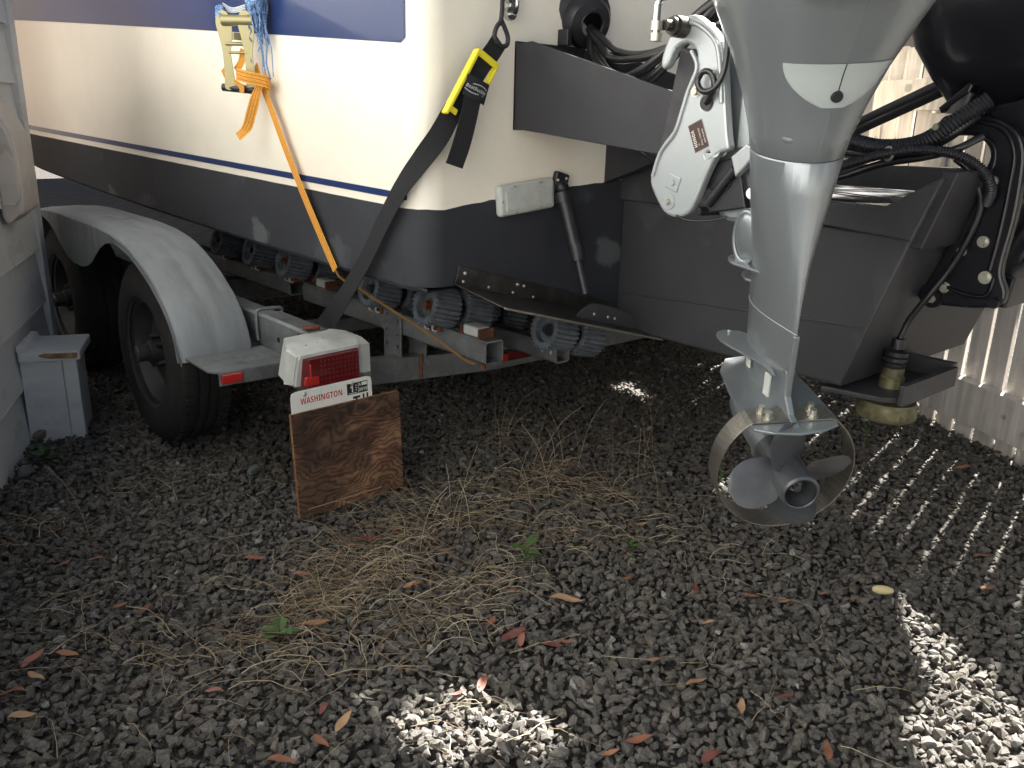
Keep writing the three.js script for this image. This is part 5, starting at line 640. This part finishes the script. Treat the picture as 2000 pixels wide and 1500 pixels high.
{
  const lv = [[0.81, -1.97, 0, 0.065], [1.11, -1.87, 0.5, 0.085], [1.21, -1.88, 0.4, 0.05], [1.04, -1.87, 0.2, 0.05], [0.87, -1.82, 0.1, 0.05], [0.79, -1.59, 0.1, 0.075], [1.06, -1.6, 0.9, 0.05], [1.08, -1.59, 0.6, 0.04], [1.33, -1.3, -0.2, 0.085], [1.12, -1.34, 1.2, 0.05], [1.13, -1.27, 0.6, 0.075], [1.13, -1.24, 1.4, 0.05], [1.17, -1.18, 0, 0.05], [1.2, -1.17, 0.2, 0.04], [1.31, -1.0, 0.2, 0.04], [1.61, -1.55, 0.3, 0.04], [1.25, -1.41, 0.2, 0.04], [0.67, -1.25, 1.2, 0.06], [0.61, -1.23, -0.7, 0.05], [0.66, -1.31, 1.3, 0.04], [0.53, -1.23, 0, 0.06], [0.32, -2.46, 0.3, 0.04], [0.41, -2.25, 1.1, 0.05], [0.48, -2.22, 0.1, 0.05], [0.25, -1.85, 1.2, 0.06], [0.31, -1.82, -0.2, 0.06], [0.24, -1.78, -0.4, 0.05], [0.19, -1.75, 0, 0.06], [0.19, -1.66, 0.1, 0.06], [0.46, -1.95, 0.9, 0.04], [0.5, -1.9, 1.2, 0.04], [0.51, -1.5, 0.1, 0.04], [1.63, -1.13, 1.4, 0.05], [1.71, -1.02, -0.6, 0.05], [1.76, -0.95, 0, 0.04], [1.53, -1.01, 0.1, 0.04], [1.32, -0.89, 0.2, 0.05], [1.33, -0.78, 1.3, 0.05], [1.09, -0.85, 0.2, 0.06], [1.16, -0.73, 0.6, 0.06], [1.35, -0.6, 1.3, 0.06], [1.43, -0.74, 0.2, 0.04], [1.87, -0.91, 0.2, 0.03], [3.06, -1.04, 0.05, 0.08], [2.42, -0.73, 0, 0.06], [2.24, -0.65, 0.2, 0.05], [1.8, -1.46, 0.1, 0.05], [1.53, -1.27, 0.3, 0.04], [2.25, -2.84, 0.8, 0.06], [2.42, -2.84, 0.3, 0.04], [0.9, -1.18, 0.5, 0.04], [0.96, -1.17, 1.3, 0.06], [2.12, -0.91, 0.3, 0.03], [1.24, -1.69, 0.3, 0.05], [1.02, -0.86, 0.4, 0.04]]; seed = 31;
  const geos = [0, 1, 2, 3].map(k => { const pos = [], n = 8, cur = [0.18, 0.5, -0.3, 0.9][k], P = []; for (let i = 0; i <= n; i++) { const t = i / n, w = 0.16 * Math.pow(Math.sin(Math.PI * Math.pow(t, 0.85)), 0.85), x = t - 0.5, zc = cur * 0.25 * (x * x - 0.25), h = 0.1 * cur * (0.25 - x * x) + 0.04 * Math.sin(t * 7 + k); P.push([[x, h + w * 0.3, zc - w], [x, h, zc], [x, h + w * 0.35, zc + w]]); } for (let i = 0; i < n; i++) for (let j = 0; j < 2; j++) pos.push(...P[i][j], ...P[i][j + 1], ...P[i + 1][j + 1], ...P[i][j], ...P[i + 1][j + 1], ...P[i + 1][j]); const g = new THREE.BufferGeometry(); g.setAttribute('position', new THREE.Float32BufferAttribute(pos, 3)); g.computeVertexNormals(); return toCreasedNormals(g, 1.0); });
  lv.forEach(([x, z, a, l], i) => { const m = new THREE.Mesh(geos[i % 4], M.leaves[(i * 7 + (i >> 2)) % 5]); m.name = numbered('fallen_leaf'); m.castShadow = m.receiveShadow = true; m.position.set(x, 0.015, z); m.rotation.set(rr(-0.2, 0.2), -41 * D2R + a, rr(-0.15, 0.15)); m.scale.setScalar(l); scene.add(m);
    const tone5 = ['reddish brown', 'tan brown', 'dark red', 'pale tan', 'pinkish brown'][(i * 7 + (i >> 2)) % 5], size = l > 0.058 ? 'long' : l > 0.045 ? 'medium' : 'small';
    const place = x > 2.15 && z > -1.2 ? 'near the board fence' : z < -2.5 && x > 2 ? 'in the shade under the trailer' : x < 0.52 && z < -1.9 ? 'between house wall and plywood board' : x < 0.6 ? 'on open gravel beside the house' : z < -1.5 ? 'among the dry straw' : x < 1.1 && z < -1.1 ? 'by the sunlit triangle of gravel' : x > 1.45 ? 'on gravel behind the propeller ring' : 'on bare gravel below the straw';
    tag(m, `${size} ${tone5} fallen leaf ${place}`, 'leaf', 'fallen leaves scattered on the gravel'); });
}
{
  seed = 5; const leafG = (c, az, l, up) => { const pos = [], n = 5, w = l * 0.32, d = V(Math.cos(az), 0, Math.sin(az)), s = V(-d.z, 0, d.x), P = []; for (let i = 0; i <= n; i++) { const t = i / n, q = V(...c).addScaledVector(d, l * t).add(V(0, l * (up * t - 0.5 * up * t * t), 0)), ww = w * Math.sin(Math.PI * (0.08 + 0.9 * t)) * (i % 2 ? 1.15 : 0.85); P.push([q.clone().addScaledVector(s, ww).add(V(0, ww * 0.3, 0)), q, q.clone().addScaledVector(s, -ww).add(V(0, ww * 0.3, 0))]); } for (let i = 0; i < n; i++) for (let j = 0; j < 2; j++) for (const p of [P[i][j], P[i][j + 1], P[i + 1][j + 1], P[i][j], P[i + 1][j + 1], P[i + 1][j]]) pos.push(p.x, p.y, p.z); const g = new THREE.BufferGeometry(); g.setAttribute('position', new THREE.Float32BufferAttribute(pos, 3)); g.computeVertexNormals(); return g; };
  const weed = (x, z, n, l, h, label) => { const t = thing('weed', label, 'weed', [x, 0, z]); for (let i = 0; i < n; i++) part('leaf', leafG([x, h * i / n + 0.012, z], i * 2.4 + 0.5, l * rr(0.7, 1.1), rr(0.3, 0.9)), M.green, t); part('stem', cyl([x, 0, z], [x + 0.004, h + 0.015, z], 0.0018, 0.0012, 6), M.green, t); };
  weed(1.378, -1.508, 6, 0.045, 0.055, 'bright green toothed weed standing upright in the dry grass');
  weed(0.703, -1.604, 5, 0.05, 0.012, 'low green weed with spread leaves at the edge of the straw');
  weed(0.543, -3.046, 9, 0.05, 0.03, 'dark leafy weed growing at the foot of the house wall');
  weed(2.264, -1.517, 3, 0.018, 0.04, 'tiny seedling under the ring of the silver motor');
  weed(3.024, -1.392, 7, 0.035, 0.12, 'thin upright weed near the fence behind the silver motor');
  weed(1.658, -1.381, 6, 0.03, 0.02, 'small grassy weed tuft between the dry straw and the propeller ring');
  const st = (name, x, z, r, c, label, cat) => { const pts = []; for (let i = 0; i < 22; i++) { const p = V(rr(-1, 1), rr(-1, 1), rr(-1, 1)).normalize(); pts.push(V(p.x * r * 1.2, p.y * r * 0.75, p.z * r)); } const m = part(name, T(toCreasedNormals(flat(new ConvexGeometry(pts)), 0.9), [x, r * 0.5 + 0.008, z], [0, rnd() * 6, 0]), std(lin(...c), 0.8, 0, { bumpMap: bumpTex(0.05, 8), bumpScale: 0.001 })); tag(m, label, cat); };
  st('rounded_stone', 1.059, -2.527, 0.022, [0.16, 0.19, 0.18], 'smooth greenish grey stone beside the plywood board', 'stone');
  st('rounded_stone', 0.46, -2.961, 0.026, [0.13, 0.13, 0.13], 'large grey stone near the bottom of the house wall', 'stone');
  st('rounded_stone', 0.585, -3.30, 0.028, [0.2, 0.16, 0.12], 'brownish stone tucked against the wooden box', 'stone');
  const cap = part('seed_pod', T(lathe([[0, -0.027], [0.006, -0.025], [0.0105, -0.014], [0.012, 0], [0.0105, 0.012], [0.006, 0.024], [0, 0.027]], [0, 0, 0], [1, 0, 0], 20), [1.999, 0.022, -0.815], [0, -0.9, 0]), std(lin(0.62, 0.52, 0.28), 0.45)); tag(cap, 'smooth cream seed pod lying at the edge of the sunlit gravel', 'seed pod');
}
renderer.render(scene, camera);
